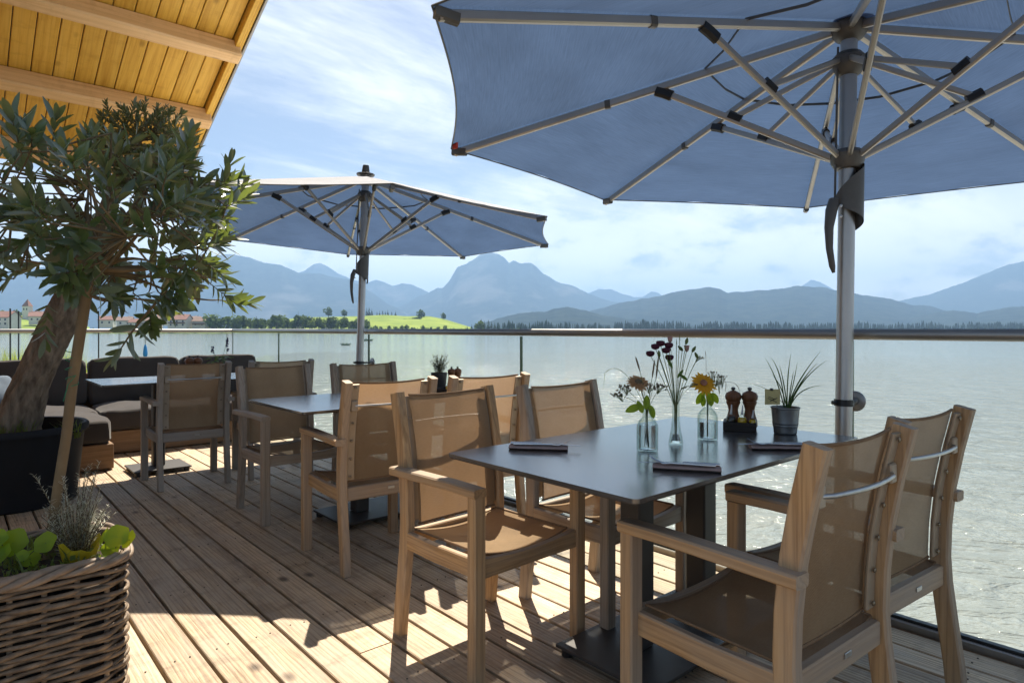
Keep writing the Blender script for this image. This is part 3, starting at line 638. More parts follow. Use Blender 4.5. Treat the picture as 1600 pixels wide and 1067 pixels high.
house(82, 505, 20, 420, 'cream house to the right of the church with a red roof', HROOF, rz=-.4)
house(196, 509, 20, 380, 'small house with brown roof beside the thin olive stem', HROOFB, rz=.3)
house(214, 511, 18, 372, 'low white house with red roof behind the leaning branch', HROOF, rz=-.2)
house(238, 511, 24, 372, 'white timbered house in front of the village', HROOFB, timber=True, rz=.15)
house(256, 505, 20, 400, 'brick red roofed house at the middle of the village', HROOF, rz=-.3)
house(282, 511, 28, 375, 'wide white house with red roof close to the water', HROOF, timber=True)
house(302, 507, 18, 395, 'house behind the wide white one with a brown roof', HROOFB, rz=.4)
house(316, 511, 22, 378, 'second house from the village end with a pale brown roof', HROOFB, timber=True, rz=-.15)
house(333, 511, 14, 380, 'last cream house of the village before the trees', HROOFB, rz=.2)
house(168, 508, 20, 400, 'cream house with red roof just behind the thin olive stem', HROOF, rz=.25)
house(124, 506, 18, 410, 'red roofed house hidden behind the thick olive trunk', HROOF, rz=-.2)
house(469, 511, 9, 388, 'tiny pale boathouse among the shore trees', HROOFB)
house(510, 510, 11, 400, 'small grey house among the trees below the meadow hill', HROOFB)
ch = P(43, HZ, 470); ch.z = zhill(506, 470)
t = thing('church_tower', 'white church tower with a red pointed cap above the village', 'church', ch, -YAW)
hw = 9.5 / FPX * 470 / 2; hh = 38 / FPX * 470
put('tower', MB().cbox((0, 0, hh * .36), (hw * 2, hw * 2, hh * .72), .02), WHITEW, t, 0)
put('spire', MB().add([(-hw * 1.1, -hw * 1.1, hh * .72), (hw * 1.1, -hw * 1.1, hh * .72), (hw * 1.1, hw * 1.1, hh * .72), (-hw * 1.1, hw * 1.1, hh * .72), (0, 0, hh * 1.02)], [(0, 1, 4), (1, 2, 4), (2, 3, 4), (3, 0, 4), (3, 2, 1, 0)]), HROOF, t, 0)
for sx in (-.45, .45): put('belfry_window', MB().cbox((sx * hw, -hw - .05, hh * .60), (.8, .12, 1.5), .01), HWIN, t, 0)
nv = put('nave', MB().cbox((hw * 4.2, hw * .5, hh * .17), (hw * 6, hw * 3.4, hh * .34), .02), WHITEW, t, 0)
put('nave_roof', MB().add([(hw * 1.1, -hw * 1.4, hh * .33), (hw * 7.4, -hw * 1.4, hh * .33), (hw * 7.4, hw * .5, hh * .52), (hw * 1.1, hw * .5, hh * .52), (hw * 1.1, hw * 2.4, hh * .33), (hw * 7.4, hw * 2.4, hh * .33)], [(0, 1, 2, 3), (3, 2, 5, 4), (0, 3, 4), (1, 5, 2)]), HROOF, t, 0)
ms = P(466, HZ, 600); ms.z = zhill(497, 600)
tag(put('mast', MB().tube([(0, 0, 0), (0, 0, 6.5)], [.22, .1], 6), GREYPL, None, loc=ms), 'thin grey mast on the far meadow hill', 'mast')
def boat(x, y, label, n):
    p = G(x, y, WZ); t = thing('pedal_boat', label, 'boat', p, -YAW + .2, 'boats out on the lake'); s = 18 / FPX * (p.x * S_ + p.y * C_) / 4.0
    t.scale = (s, s, s)
    hull = MB(); hull.grid(lambda u, v: V(((u - .5) * 4 * (1 - .15 * v), (v - .5) * 1.5 * (1 - (2 * u - 1) ** 4), .45 - .75 * (1 - (2 * v - 1) ** 2) * (1 - (2 * u - 1) ** 4) + .25 * (2 * u - 1) ** 4)), 14, 8)
    put('hull', hull, BOATG, t); put('deck', MB().cbox((0, 0, .38), (3.1, 1.1, .1), .03), HWOOD, t)
    for k in range(n): put('seat', MB().cbox((-.7 + k * 1.1, 0, .62), (.5, .9, .4), .08), BOATG, t)
    put('windscreen_bar', MB().tube([(1.2, -.4, .4), (1.2, -.4, 1.0), (1.2, .4, 1.0), (1.2, .4, .4)], .05, 6), STEEL, t)
boat(540, 539.5, 'small green pedal boat out on the lake left of the parasol pole', 2)
boat(575, 532.5, 'distant grey boat half hidden by the parasol pole', 1)
for x, yt, d, lab in ((16, 482, 14, 'thin dark pole outside the railing at the picture edge'), (29, 486, 16, 'second thin dark pole outside the railing'), (154, 486, 18, 'thin dark pole between olive trunk and village')):
    p = P(x, yt, d); top = p.z; p.z = WZ + .3
    tag(put('mooring_pole', MB().tube([(0, 0, 0), (0, 0, top - p.z)], .018, 6), BLACKPL, None, loc=p), lab, 'pole', 'poles on the bank')
p = P(227, 560, 22); p.z = WZ - .1
t = thing('folded_parasol', 'folded bright blue parasol on the shore behind the sofa', 'parasol', p)
put('pole', MB().tube([(0, 0, 0), (0, 0, 2.75)], .02, 6), ALU, t)
put('cloth', MB().lathe([(.02, 2.0), (.05, 1.9), (.075, 1.7), (.06, 1.6), (.03, 1.56)][::-1], 10, caps=(True, True)), BLUEF, t)
put('base', MB().lathe([(.12, 0), (.1, .8), (.09, 1.35), (.11, 1.4), (.11, 1.5), (.03, 1.52)], 12), BENCH, t)

# ------------------------------------------------------------------ deck
PW, PG, V0 = 0.1357, 0.0120, 0.5345           # board pitch, gap, position of one gap
deck = thing('deck', 'weathered larch board deck of the lakeside terrace', 'deck'); deck['kind'] = 'structure'
random.seed(31)
kmin, kmax = -26, 15
for k in range(kmin, kmax + 1):
    xc = V0 + (k + .5) * PW; u = -2.6 - rnd(0, .0); cuts = [-2.6]
    c = -2.6 + rnd(1.2, 4.0)
    while c < 8.3: cuts.append(c); c += rnd(3.0, 4.6)
    cuts.append(8.55)
    for a, b in zip(cuts, cuts[1:]):
        L = b - a - .005; m = MB(); w = PW - PG; nseg = max(2, int(L / .45)); e = .0025; sd = rnd(0, 99)
        sec = [(-w / 2, -.027), (w / 2, -.027), (w / 2, -e), (w / 2 - e, 0), (-w / 2 + e, 0), (-w / 2, -e)]
        for i in range(nseg + 1):
            y = -L / 2 + L * i / nseg; wob = .0012 * mn.noise((y * .9, sd, 0)); wz = .0016 * mn.noise((y * .7, sd, 5)); tl = .004 * mn.noise((y * .5, sd, 9))
            m.v += [(x + wob, y, z + wz + tl * x) for x, z in sec]
        for i in range(nseg):
            for q in range(6): m.f.append((i * 6 + q, i * 6 + (q + 1) % 6, (i + 1) * 6 + (q + 1) % 6, (i + 1) * 6 + q))
        m.f = [f[::-1] for f in m.f]
        m.f.append((0, 1, 2, 3, 4, 5)); m.f.append(tuple(nseg * 6 + q for q in (5, 4, 3, 2, 1, 0)))
        put('plank', m, DECK, deck, 30, loc=(xc, (a + b) / 2, -.0015 + rnd(-.001, .001)))
jm = MB().cbox((0, 0, 0), (5.8, .07, .14), .003).mesh('joist', TRAYW)
for i in range(19): put('joist', jm, None, deck, loc=(-.2, -2.4 + i * .6, -.101))
sm = MB()
for i in range(19):
    for k in range(kmin, kmax + 1):
        for sx in (.32, .68): sm.lathe([(.0032, -.001), (.0032, .0014), (.0015, .0014)], 6, (V0 + (k + sx) * PW + rnd(-.004, .004), -2.4 + i * .6 + rnd(-.012, .012), 0))
put('screw_heads', sm, RUST, deck, 0)['kind'] = 'stuff'
put('edge_beam', MB().cbox((2.735, 2.97, -.09), (.05, 11.2, .15), .003), BENCH, deck)
for i in range(6): put('pile', MB().tube([(2.55, -2.2 + i * 2.1, -1.9), (2.55, -2.2 + i * 2.1, -.175)], .09, 10), BENCH, deck)
gb = MB(); gb.add([(-14, -14, -.6), (1.6, -14, -.6), (1.6, 8.4, -.6), (-14, 8.4, -.6), (-14, -14, -1.7), (1.6, -14, -1.7), (1.6, 8.4, -1.7), (-14, 8.4, -1.7)], [(0, 1, 2, 3), (1, 5, 6, 2), (2, 6, 7, 3), (0, 4, 5, 1), (3, 7, 4, 0)])
struct(put('bank_under_deck', gb, SOIL, smooth=0))

# ------------------------------------------------------------------ railing
RV = 2.765
rail = thing('glass_railing', 'frameless glass railing with a grey metal handrail round the deck edge', 'railing', (RV, 0, 0))
edges = [-2.6, -.945, 1.055, 3.06, 5.045, 7.08, 8.62]
def pane(a, b, back=False):
    L = abs(b - a) - .012; m = MB().cbox((0, 0, 0), (.012, L, 1.06), .001) if not back else MB().cbox((0, 0, 0), (L, .012, 1.06), .001)
    o = put('pane', m, PANE, rail, 0, loc=(0, (a + b) / 2, .555) if not back else ((a + b) / 2, 8.62, .555))
    for e in (a + .005, b - .005):
        q = MB().cbox((0, 0, 0), (.0125, .0035, 1.055), .0005) if not back else MB().cbox((0, 0, 0), (.0035, .0125, 1.055), .0005)
        put('pane_edge', q, PANEEDGE, o, 0, loc=(0, e - (a + b) / 2, 0) if not back else (e - (a + b) / 2, 0, 0))
for a, b in zip(edges, edges[1:]): pane(a, b)
bxs = [-3.0, -1.9, -.8, .3, 1.5, 2.7]
for a, b in zip(bxs, bxs[1:]): pane(a - RV, b - RV, True)
def ell(path, rx, rz, n=14): 
    m = MB(); m.tube(path, rx, n); return m
hz = 1.1085
for a, b in ((-2.6, 1.050), (1.055, 5.04), (5.045, 8.64)):
    m = MB().tube([(0, a, 0), (0, b, 0)], .0225, 18); put('handrail', m, RAILM, rail, 50, loc=(0, 0, hz))
put('handrail', MB().tube([(-5.8, 8.62, 0), (0.022, 8.62, 0)],   .0225, 18), RAILM, rail, 50, loc=(0, 0, hz))
put('base_channel', MB().cbox((0, 3.0, -.04), (.05, 11.25, .11), .004), ALU, rail)
put('base_gasket', MB().cbox((0, 3.0, .019), (.028, 11.25, .014), .002), BLACKPL, rail)
put('base_channel', MB().cbox((-2.9, 8.62, -.04), (5.75, .05, .11), .004), ALU, rail)

# ------------------------------------------------------------------ building with its roof
VG, UE, ZE, SL = 1.81, 7.14, 2.60, 0.445            # verge, eave, eave height, slope
bld = thing('restaurant_building', 'timber restaurant with a golden wooden roof overhanging the deck', 'building', (0, 0, 0))
sa = math.atan(SL); cs_, sn_ = cos(sa), sin(sa); LEN = 4.1 / cs_  # roof and wall end short out of view, to let more sky light in
Rm = Matrix(((1, 0, 0), (0, -cs_, -sn_), (0, sn_, -cs_)))          # local y runs up the slope, z points down out of the soffit
def roofp(v, s, n=0.0):                                             # v across, s up the slope from the eave, n below the soffit
    return V((v, UE - s * cs_ - n * sn_, ZE + s * sn_ - n * cs_))
bw = 0.1365
rf = put('roof', MB().cbox(roofp((VG - 2.0) / 2, LEN / 2, -.16), (VG + 2.0, LEN, .22), .004, Matrix(((1, 0, 0), (0, -cs_, sn_), (0, sn_, cs_)))), METALV, bld, 0)
k = 0; x = VG - .11
while x - bw > -2.0:
    m = MB().cbox((0, 0, 0), (bw - .006, LEN - .02, .02), .004)
    o = put('soffit_board', m, ROOFB, rf, 30, loc=roofp(x - bw / 2, LEN / 2, -.012 + rnd(-.001, .001))); o.rotation_euler = (-sa, 0, 0); x -= bw
for i, s in enumerate((.30, 1.13, 1.97, 2.82, 3.7)):
    o = put('purlin', MB().cbox((0, 0, 0), (VG + 1.93, .115, .15), .012), BEAM, bld, 30, loc=roofp((VG - .055 - 1.985) / 2, s, .075)); o.rotation_euler = (-sa, 0, 0)
o = put('verge_board', MB().cbox((0, 0, 0), (.035, LEN, .10), .004), ROOFB, bld, 30, loc=roofp(VG - .085, LEN / 2, .02)); o.rotation_euler = (-sa, 0, 0)
o = put('verge_board', MB().cbox((0, 0, 0), (.03, LEN, .13), .004), ROOFB, bld, 30, loc=roofp(VG - .05, LEN / 2, -.02)); o.rotation_euler = (-sa, 0, 0)
o = put('verge_flashing', MB().cbox((0, 0, 0), (.02, LEN + .02, .34), .004), METALV, bld, 30, loc=roofp(VG - .018, LEN / 2, -.12)); o.rotation_euler = (-sa, 0, 0)
put('wall', MB().cbox((-1.75, 5.0, 1.29), (.2, 3.9, 2.58), .01), WALLW, bld, 0)
g_ = MB(); g_.add([(-1.65, 6.95, 2.58), (-1.65, 3.05, 2.58), (-1.65, 3.05, 4.33), (-1.85, 6.95, 2.58), (-1.85, 3.05, 2.58), (-1.85, 3.05, 4.33)], [(0, 2, 1), (3, 4, 5), (0, 3, 5, 2), (2, 5, 4, 1)]); put('gable', g_, WALLW, bld, 0)

# ------------------------------------------------------------------ parasols
def parasol(label, base, R, th0, rib_z, hub_z, lean, run_z=1.80):
    t = thing('parasol', label, 'parasol', (base[0], base[1], 0), 0, 'two large parasols at the railing')
    t.rotation_euler = (Matrix.Rotation(lean, 3, AWAY) @ Matrix.Rotation(-radians(1.5), 3, RIGHT)).to_euler()
    put('pole', MB().tube([(0, 0, 0.0), (0, 0, hub_z + .05)], .0305, 20), ALU, t, 60)
    ends = [V((R * cos(th0 + k * pi / 4), R * sin(th0 + k * pi / 4), rib_z)) for k in range(8)]
    roots = [V((.055 * cos(th0 + k * pi / 4), .055 * sin(th0 + k * pi / 4), hub_z)) for k in range(8)]
    top = V((0, 0, hub_z + .035))
    cv = MB()
    for k in range(8):
        a, b = ends[k] * 1.012, ends[(k + 1) % 8] * 1.012; a.z = b.z = rib_z + .018
        def fn(u, v, a=a, b=b):
            e = a.lerp(b, u); bow = sin(pi * u); r = top.lerp(e, v); r = V((r.x * (1 - .028 * bow * v ** 3), r.y * (1 - .028 * bow * v ** 3), r.z - .030 * bow * v * (1.15 - v) - .004 * sin(7 * pi * u + k) * (v ** 2) * bow))
            return r
        cv.grid(fn, 14, 22, lambda u, v, k=k: ((u - .5) * v * 1.35 + k * 3, v * 1.7))
    put('canopy', cv, CANOPY, t, 25)
    hem = MB()
    for k in range(8):
        a, b = ends[k] * 1.012, ends[(k + 1) % 8] * 1.012
        pts = [V((p.x * (1 - .028 * sin(pi * i / 12)), p.y * (1 - .028 * sin(pi * i / 12)), rib_z + .016 - .0045 * sin(pi * i / 12))) for i, p in enumerate([a.lerp(b, i / 12) for i in range(13)])]
        hem.tube(pts, .0035, 5)
    put('hem', hem, GREYPL, t)
    jt = .40
    for k in range(8):
        a = th0 + k * pi / 4; rad = V((cos(a), sin(a), 0)); sd = V((-sin(a), cos(a), 0))
        drop = V((0, 0, -.006))
        rb = put('rib', MB().beam([roots[k] + drop, ends[k] + drop], .022, .032, sd, .005), RIBM, t, 40)
        put('end_cap', MB().beam([ends[k] - rad * .06 + V((0, 0, -.004)), ends[k] + rad * .012 + V((0, 0, .002))], .028, .036, sd, .006), GREYPL, rb)
        mid = roots[k].lerp(ends[k], .55); put('clip', MB().beam([mid - rad * .012 + drop, mid + rad * .012 + drop * 1.4], .027, .038, sd, .006), GREYPL, rb)
        j = roots[k].lerp(ends[k], jt) + V((0, 0, -.035)); r0 = V((0, 0, run_z + .005)) + rad * .055
        st = put('strut', MB().beam([r0, j], .018, .026, sd, .005), RIBM, t, 40)
        put('joint', MB().beam([j + rad * -.032 + V((0, 0, -.018)), j + V((0, 0, -.002)), j + rad * .036 + V((0, 0, .012))], .030, .044, sd, .010), BLACKPL, st)
        mdl = r0.lerp(j, .56); c0 = V((0, 0, hub_z - .135)) + rad * .05
        bc = put('brace', MB().beam([c0, mdl + V((0, 0, .012))], .016, .022, sd, .004), RIBM, t, 40)
        put('joint', MB().beam([mdl - (j - r0).normalized() * .028 + V((0, 0, .012)), mdl + (j - r0).normalized() * .028 + V((0, 0, .012))], .026, .040, sd, .010), BLACKPL, bc)
    band = MB()
    for k in range(8):
        a = roots[k].lerp(ends[k], .30) + V((0, 0, .012)); b = roots[(k + 1) % 8].lerp(ends[(k + 1) % 8], .30) + V((0, 0, .012))
        band.beam([a, a.lerp(b, .5) + V((0, 0, -.018)), b], .012, .003, V((0, 0, 1)), .001)
    put('strap', band, GREYPL, t)
    put('top_hub', MB().lathe([(.032, hub_z - .05), (.05, hub_z - .04), (.068, hub_z - .015), (.07, hub_z + .012), (.05, hub_z + .03), (.03, hub_z + .035)], 24), GREYPL, t)
    put('collar', MB().lathe([(.032, hub_z - .19), (.045, hub_z - .18), (.06, hub_z - .145), (.062, hub_z - .12), (.045, hub_z - .10), (.032, hub_z - .095)], 24), GREYPL, t)
    put('finial', MB().lathe([(.075, hub_z + .040), (.078, hub_z + .050), (.03, hub_z + .064), (.034, hub_z + .072), (.026, hub_z + .125), (.012, hub_z + .13)], 20), BLACKPL, t)
    put('runner', MB().lathe([(.033, run_z - .045), (.046, run_z - .042), (.060, run_z - .018), (.064, run_z + .012), (.05, run_z + .03), (.034, run_z + .034)], 24), GREYPL, t)
    # spiral crank cover and lever
    def cow(u, v):
        a = -radians(200) * u + radians(30); ztop = run_z + .0 - .165 * u ** 1.5; zbot = run_z - .285 + .10 * u
        r = .043 + .016 * sin(pi * u) + .012 * u; z = ztop + (zbot - ztop) * v
        return RIGHT * (r * cos(a)) + AWAY * (r * sin(a)) + UP * z
    cw = MB(); cw.grid(cow, 22, 10); cw.grid(lambda u, v: cow(1 - u, v) * 1.0 + (-(RIGHT * cos(-radians(200) * (1 - u) + radians(30)) + AWAY * sin(-radians(200) * (1 - u) + radians(30))) * .005), 22, 10)
    put('crank_cover', cw, GREYPL, t, 60)
    lv = [(-.058, -.02, -.17), (-.075, -.03, -.215), (-.083, -.03, -.28), (-.080, -.03, -.36), (-.068, -.03, -.43), (-.062, -.03, -.455)]
    put('crank_lever', MB().tube([RIGHT * a + AWAY * b + UP * (run_z + c) for a, b, c in lv], [.022, .023, .018, .014, .012, .006], 10, flat=.8), GREYPL, t, 60)
    for zz, yy in ((-.2, -.052), (-.24, -.052)): put('screw', MB().lathe([(.006, 0), (.006, .004), (.002, .005)], 8, RIGHT * -.05 + AWAY * yy + UP * (run_z + zz), M=Matrix.Rotation(pi / 2, 3, RIGHT)), STEEL, t)
    put('cord', MB().tube([RIGHT * -.048 + AWAY * -.01 + UP * (hub_z - .08), RIGHT * -.052 + AWAY * -.01 + UP * (run_z - .16)], .0045, 6), GREYPL, t)
    # clamp on the glass
    cl = put('clamp_band', MB().lathe([(.032, .832), (.0355, .832), (.0355, .857), (.032, .857)], 24, caps=(False, False)), BLACKPL, t)
    put('clamp_bolt', MB().tube([RIGHT * -.05 + AWAY * -.01 + UP * .8445, RIGHT * .03 + UP * .8445, V((RV - base[0] - .05, .012, .8445))], .008, 8), BLACKPL, t)
    put('clamp_disc', MB().lathe([(.041, 0), (.041, .006), (.037, .009), (.016, .010), (.012, .03)], 24, V((RV - base[0] - .012 - .024, .012, .8445)), M=Matrix.Rotation(-pi / 2, 3, V((0, 1, 0)))), RAILM, t)
    put('foot_plate', MB().lathe([(.09, 0.001), (.09, .01), (.04, .014), (.034, .06)], 24), GREYPL, t)
    return t, ends
par1, e1 = parasol('blue parasol spread over the nearest table', (2.586, 1.027), 1.692, 2.867, 1.952, 2.315, radians(1.6))
put('sewn_tag', MB().cbox(e1[0].lerp(e1[7], .93) + V((0, 0, .03)) * 0 + V((.02, .02, .012)), (.012, .03, .03), .001), REDTAG, par1)
par2, e2 = parasol('parasol with sunlit pale top standing further along the railing', (2.60, 4.96), 1.68, radians(22.5), 1.965, 2.405, radians(1.5))

# ------------------------------------------------------------------ tables
def table(label, v0, v1, u0, u1, plate, cols):
    cx, cy = (v0 + v1) / 2, (u0 + u1) / 2; w, d = v1 - v0, u1 - u0
    t = thing('dining_table', label, 'table', (cx, cy, 0), 0, 'dark dining tables'); r = .018
    def slab(z0, z1, ins):
        pts = []
        for sx, sy, a0 in ((1, 1, 0), (-1, 1, 90), (-1, -1, 180), (1, -1, 270)):
            for i in range(7):
                a = radians(a0 + 15 * i); pts.append((sx * (w / 2 - ins - r) + r * cos(a), sy * (d / 2 - ins - r) + r * sin(a)))
        n = len(pts); m = MB(); m.add([(x, y, z0) for x, y in pts] + [(x, y, z1) for x, y in pts], [tuple(range(n - 1, -1, -1)), tuple(range(n, 2 * n))] + [(i, (i + 1) % n, n + (i + 1) % n, n + i) for i in range(n)])
        return m
    put('tabletop', slab(.732, .742, 0), TABTOP, t, 30); put('top_core', slab(.7275, .7315, .003), TABEDGE, t, 30)
    px0, px1, py0, py1 = plate
    put('base_plate', MB().cbox(((px0 + px1) / 2 - cx, (py0 + py1) / 2 - cy, .034), (px1 - px0, py1 - py0, .012), .002), TABMET, t)
    for a in (px0 + .03, px1 - .03):
        for b in (py0 + .03, py1 - .03): put('foot', MB().lathe([(.018, 0), (.022, .004), (.022, .0275)], 12, (a - cx, b - cy, 0)), BLACKPL, t)
    for a, b in cols:
        c = put('column', MB().cbox((a - cx, b - cy, .3775), (.085, .085, .674), .006), TABMET, t)
        put('bracket', MB().cbox((a - cx, b - cy, .7205), (.30, .30, .012), .003), TABMET, c)
    return t
table('large dark table in front, laid with vases and napkins', 1.175, 2.458, .912, 1.65, (1.585, 2.39, 1.175, 1.578), ((1.79, 1.385), (2.185, 1.385)))
table('dark table in the middle between tan chairs, with a herb pot', 1.243, 2.526, 2.893, 3.628, (1.66, 2.46, 3.31, 3.712), ((1.865, 3.515), (2.26, 3.515)))
table('dark table at the back in front of the corner sofa', .80, 2.03, 5.19, 5.92, (1.065, 1.47, 5.56, 5.93), ((1.27, 5.75),))

# ------------------------------------------------------------------ armchairs
def armchair(name, label, W):
    t = thing(name, label, 'armchair', group='wooden armchairs with sling seats')
    prof = [(-.232, 0), (-.222, .10), (-.205, .22), (-.190, .34), (-.185, .42), (-.188, .52), (-.200, .64), (-.222, .76), (-.252, .89)]
    def py(z):
        for (a, za), (b, zb) in zip(prof, prof[1:]):
            if z <= zb: return a + (b - a) * (z - za) / (zb - za)
        return prof[-1][0]
    for s in (-1, 1):
        put('rear_leg', MB().beam([(s * .222, y, z) for y, z in prof], .036, .052, (1, 0, 0), .005), W[2], t, 40)
        put('front_leg', MB().beam([(s * .243, .232, 0), (s * .243, .232, .30), (s * .243, .232, .5975)], .046, .042, (1, 0, 0), .004), W[2], t, 40)
        put('armrest', MB().beam([(s * .246, -.232, .610), (s * .246, -.05, .613), (s * .246, .12, .615), (s * .246, .256, .612)], .052, .030, (1, 0, 0), .005), W[1], t, 40)
        put('side_rail', MB().beam([(s * .228, .213, .362), (s * .228, 0, .358), (s * .226, -.165, .362)], .024, .062, (1, 0, 0), .004), W[1], t, 40)
        ys = [(py(.425 + .05 * i) + .010, .425 + .05 * i) for i in range(10)]
        pr = put('back_profile', MB().beam([(s * .182, y - .007, z) for y, z in ys], .042, .010, (1, 0, 0), .003), BRONZE, t, 40)
        for i in range(6):
            z = .44 + i * .084; y = py(z) - .001
            put('screw', MB().lathe([(.0065, 0), (.0065, .003), (.003, .005)], 10, (s * .182, y + .0025 - .008, z), M=Matrix.Rotation(pi / 2, 3, V((1, 0, 0)))), SCREW, pr)
        put('bar_bracket', MB().cbox((s * .182, py(.775) - .005, .775), (.034, .024, .05), .004), BRONZE, t)
    fr_ = MB(); n = 10
    for i in range(n + 1):
        x = -.22 + .44 * i / n; dip = .016 * (1 - (2 * i / n - 1) ** 2)
        fr_.v += [(x, .22, .335), (x, .244, .335), (x, .244, .398 - dip), (x, .22, .398 - dip)]
    for i in range(n):
        for k in range(4): fr_.f.append((i * 4 + k, (i + 1) * 4 + k, (i + 1) * 4 + (k + 1) % 4, i * 4 + (k + 1) % 4))
    put('front_rail', fr_, W[0], t, 30)
    put('rear_rail', MB().cbox((0, py(.36) + .0, .362), (.408, .026, .062), .004), W[0], t)
    put('maker_plate', MB().cbox((.02, py(.36) - .0148, .366), (.034, .003, .013), .001), STEEL, t)
    put('cross_bar', MB().tube([(-.2, .03, .338), (.2, .03, .338)], .009, 8), BRONZE, t)
    def seat(u, v):
        x = (u - .5) * .412; y = -.178 + .392 * v; e = (1 - (2 * u - 1) ** 2)
        return V((x, y, .397 - .030 * e * (1 - .25 * (2 * v - 1) ** 2) + (.004 * (1 - e) * v)))
    sm_ = MB(); sm_.grid(seat, 14, 12, lambda u, v: (u * .41, v * .39)); st = put('seat', sm_, SLING, t, 60)
    for e in (0, 1):
        put('seat_hem', MB().tube([seat(i / 12, e) for i in range(13)], .0035, 6), HEM, st)
        put('seat_edge', MB().tube([seat(e, i / 6) + V((.002 - .004 * e, 0, .001)) for i in range(7)], .004, 6), HEM, st)
    def back(u, v):
        x = (u - .5) * .372; z = .415 + .468 * v; e = (1 - (2 * u - 1) ** 2)
        return V((x, py(z) + .021 - .012 * e * (.6 + .4 * v), z - .008 * e * v))
    bm_ = MB(); bm_.grid(back, 14, 16, lambda u, v: (u * .37, v * .455)); bk_ = put('backrest', bm_, SLING, t, 60)
    for e in (0, 1): put('back_hem', MB().tube([back(i / 12, e) for i in range(13)], .0045, 6), HEM, bk_)
    put('back_bar', MB().tube([(-.19, py(.775) - .006, .775)] + [(-.19 + .38 * i / 10, py(.775) - .018 - .022 * sin(pi * i / 10), .775) for i in range(1, 10)] + [(.19, py(.775) - .006, .775)], .0058, 10), STEEL, t, 60)
    return t
# place by the mid point between the rear posts' tops, forward direction = local +y
def seat_at(t, v, u_top, rz):
    off = V((0, -.252, 0)); off.rotate(Matrix.Rotation(rz, 3, 'Z')); t.location = (v - off.x, u_top - off.y, 0); t.rotation_euler = (0, 0, rz)
PIr = pi
brown = armchair('armchair', 'armchair nearest the camera, its brown sling back turned to us', TEAK)
grey = armchair('armchair', 'x', TEAKG)
used = {}
spots = [
 (brown, 1.568, .568, radians(-3), 'armchair nearest the camera, its brown sling back turned to us'),
 (brown, 2.125, .586, radians(-5), 'armchair at the front table between the nearest one and the lake'),
 (brown, 1.487, 2.10, PIr + radians(2), 'armchair facing us at the near left corner of the front table'),
 (grey, 2.055, 2.03, PIr + radians(1), 'armchair at the front table beside the glass railing, sling back seen over the tabletop'),
 (brown, 1.590, 2.678, radians(-4.5), 'armchair with tan back towards us at the near side of the middle table'),
 (brown, 2.135, 2.60, radians(-7), 'armchair by the railing at the near side of the middle table'),
 (grey, 1.612, 4.215, PIr + radians(1), 'grey weathered armchair behind the left end of the middle table'),
 (grey, 2.215, 4.12, PIr - radians(5), 'grey armchair behind the middle table close to the far parasol pole'),
 (grey, 1.335, 4.947, radians(-2), 'grey armchair with its back to us at the sofa table'),
 (grey, 1.926, 4.86, radians(-7), 'grey armchair mostly hidden behind another, on the railing side of the sofa table')]
for src, v, u, rz, lab in spots:
    o = src if src.name not in used else copy_tree(src)
    used[src.name] = 1; o['label'] = lab; seat_at(o, v, u, rz)

# ------------------------------------------------------------------ corner sofa
bn = thing('corner_bench', 'low timber bench base of the corner sofa', 'bench', (1.2, 7.2, 0))
for k, (c, s) in enumerate((((.30, -.02, .108), (2.5, .9, .2)), ((-.62, -.83, .108), (.86, .70, .2)))):
    put('base', MB().cbox(c, s, .006), BENCH, bn)
put('base', MB().cbox((-1.42, -.02, .108), (.93, .9, .2), .006), BENCH, bn)
put('back_board', MB().cbox((-.15, .455, .35), (3.4, .04, .68), .005), BENCH, bn)
for a in (-.2, .6, 1.4): put('foot', MB().cbox((a, -.3, .0045), (.1, .1, .009), .001), BLACKPL, bn)
def cushion(label, c, size, rx=0.0, rz=0.0, mat=CUSH, seed=0, puff=.16, name='sofa_cushion', cat='cushion', group='dark cushions of the corner sofa'):
    m = MB(); n = 12; hx, hy, hz_ = size[0] / 2, size[1] / 2, size[2] / 2; ids = {}
    def pt(a, b, c_):
        def sq(t): return t
        x, y, z = a, b, c_; l4 = (abs(x) ** 9 + abs(y) ** 9 + abs(z) ** 9) ** (1 / 9); x, y, z = x / l4, y / l4, z / l4
        p = V((x * hx, y * hy, z * hz_)); nn = mn.noise((p.x * 5 + seed, p.y * 5, p.z * 5)) * .018 + mn.noise((p.x * 14 + seed, p.y * 14, p.z * 14)) * .006
        d = V((x, y, z)).normalized()
        th = min(size); k = [i for i in range(3) if size[i] == th][0]
        o = [0, 1, 2]; o.remove(k); cc = (x, y, z); bulge = puff * th * (1 - cc[o[0]] ** 2) * (1 - cc[o[1]] ** 2); q = V((0, 0, 0)); q[k] = bulge * (1 if cc[k] > 0 else -1) * min(1, abs(cc[k]) * 1.2)
        return p + d * nn + q
    for ax in range(3):
        for sg in (-1, 1):
            b0 = len(m.v)
            for j in range(n + 1):
                for i in range(n + 1):
                    q = [0, 0, 0]; q[ax] = sg; q[(ax + 1) % 3] = -1 + 2 * i / n; q[(ax + 2) % 3] = -1 + 2 * j / n; m.v.append(tuple(pt(*q)))
            for j in range(n):
                for i in range(n):
                    f = (b0 + j * (n + 1) + i, b0 + j * (n + 1) + i + 1, b0 + (j + 1) * (n + 1) + i + 1, b0 + (j + 1) * (n + 1) + i); m.f.append(f if sg > 0 else f[::-1])
    o = put(name, m, mat, None, 70, loc=c, rot=(rx, 0, rz)); return tag(o, label, cat, group)
cushion('dark seat cushion on the short left arm of the sofa', (.60, 6.40, .305), (.82, .76, .19), seed=1)
cushion('dark seat cushion in the back left corner of the sofa', (.60, 7.12, .305), (.86, .72, .19), seed=2)
cushion('brownish sunlit seat cushion behind the sofa table', (1.44, 7.08, .305), (.80, .76, .19), seed=3)
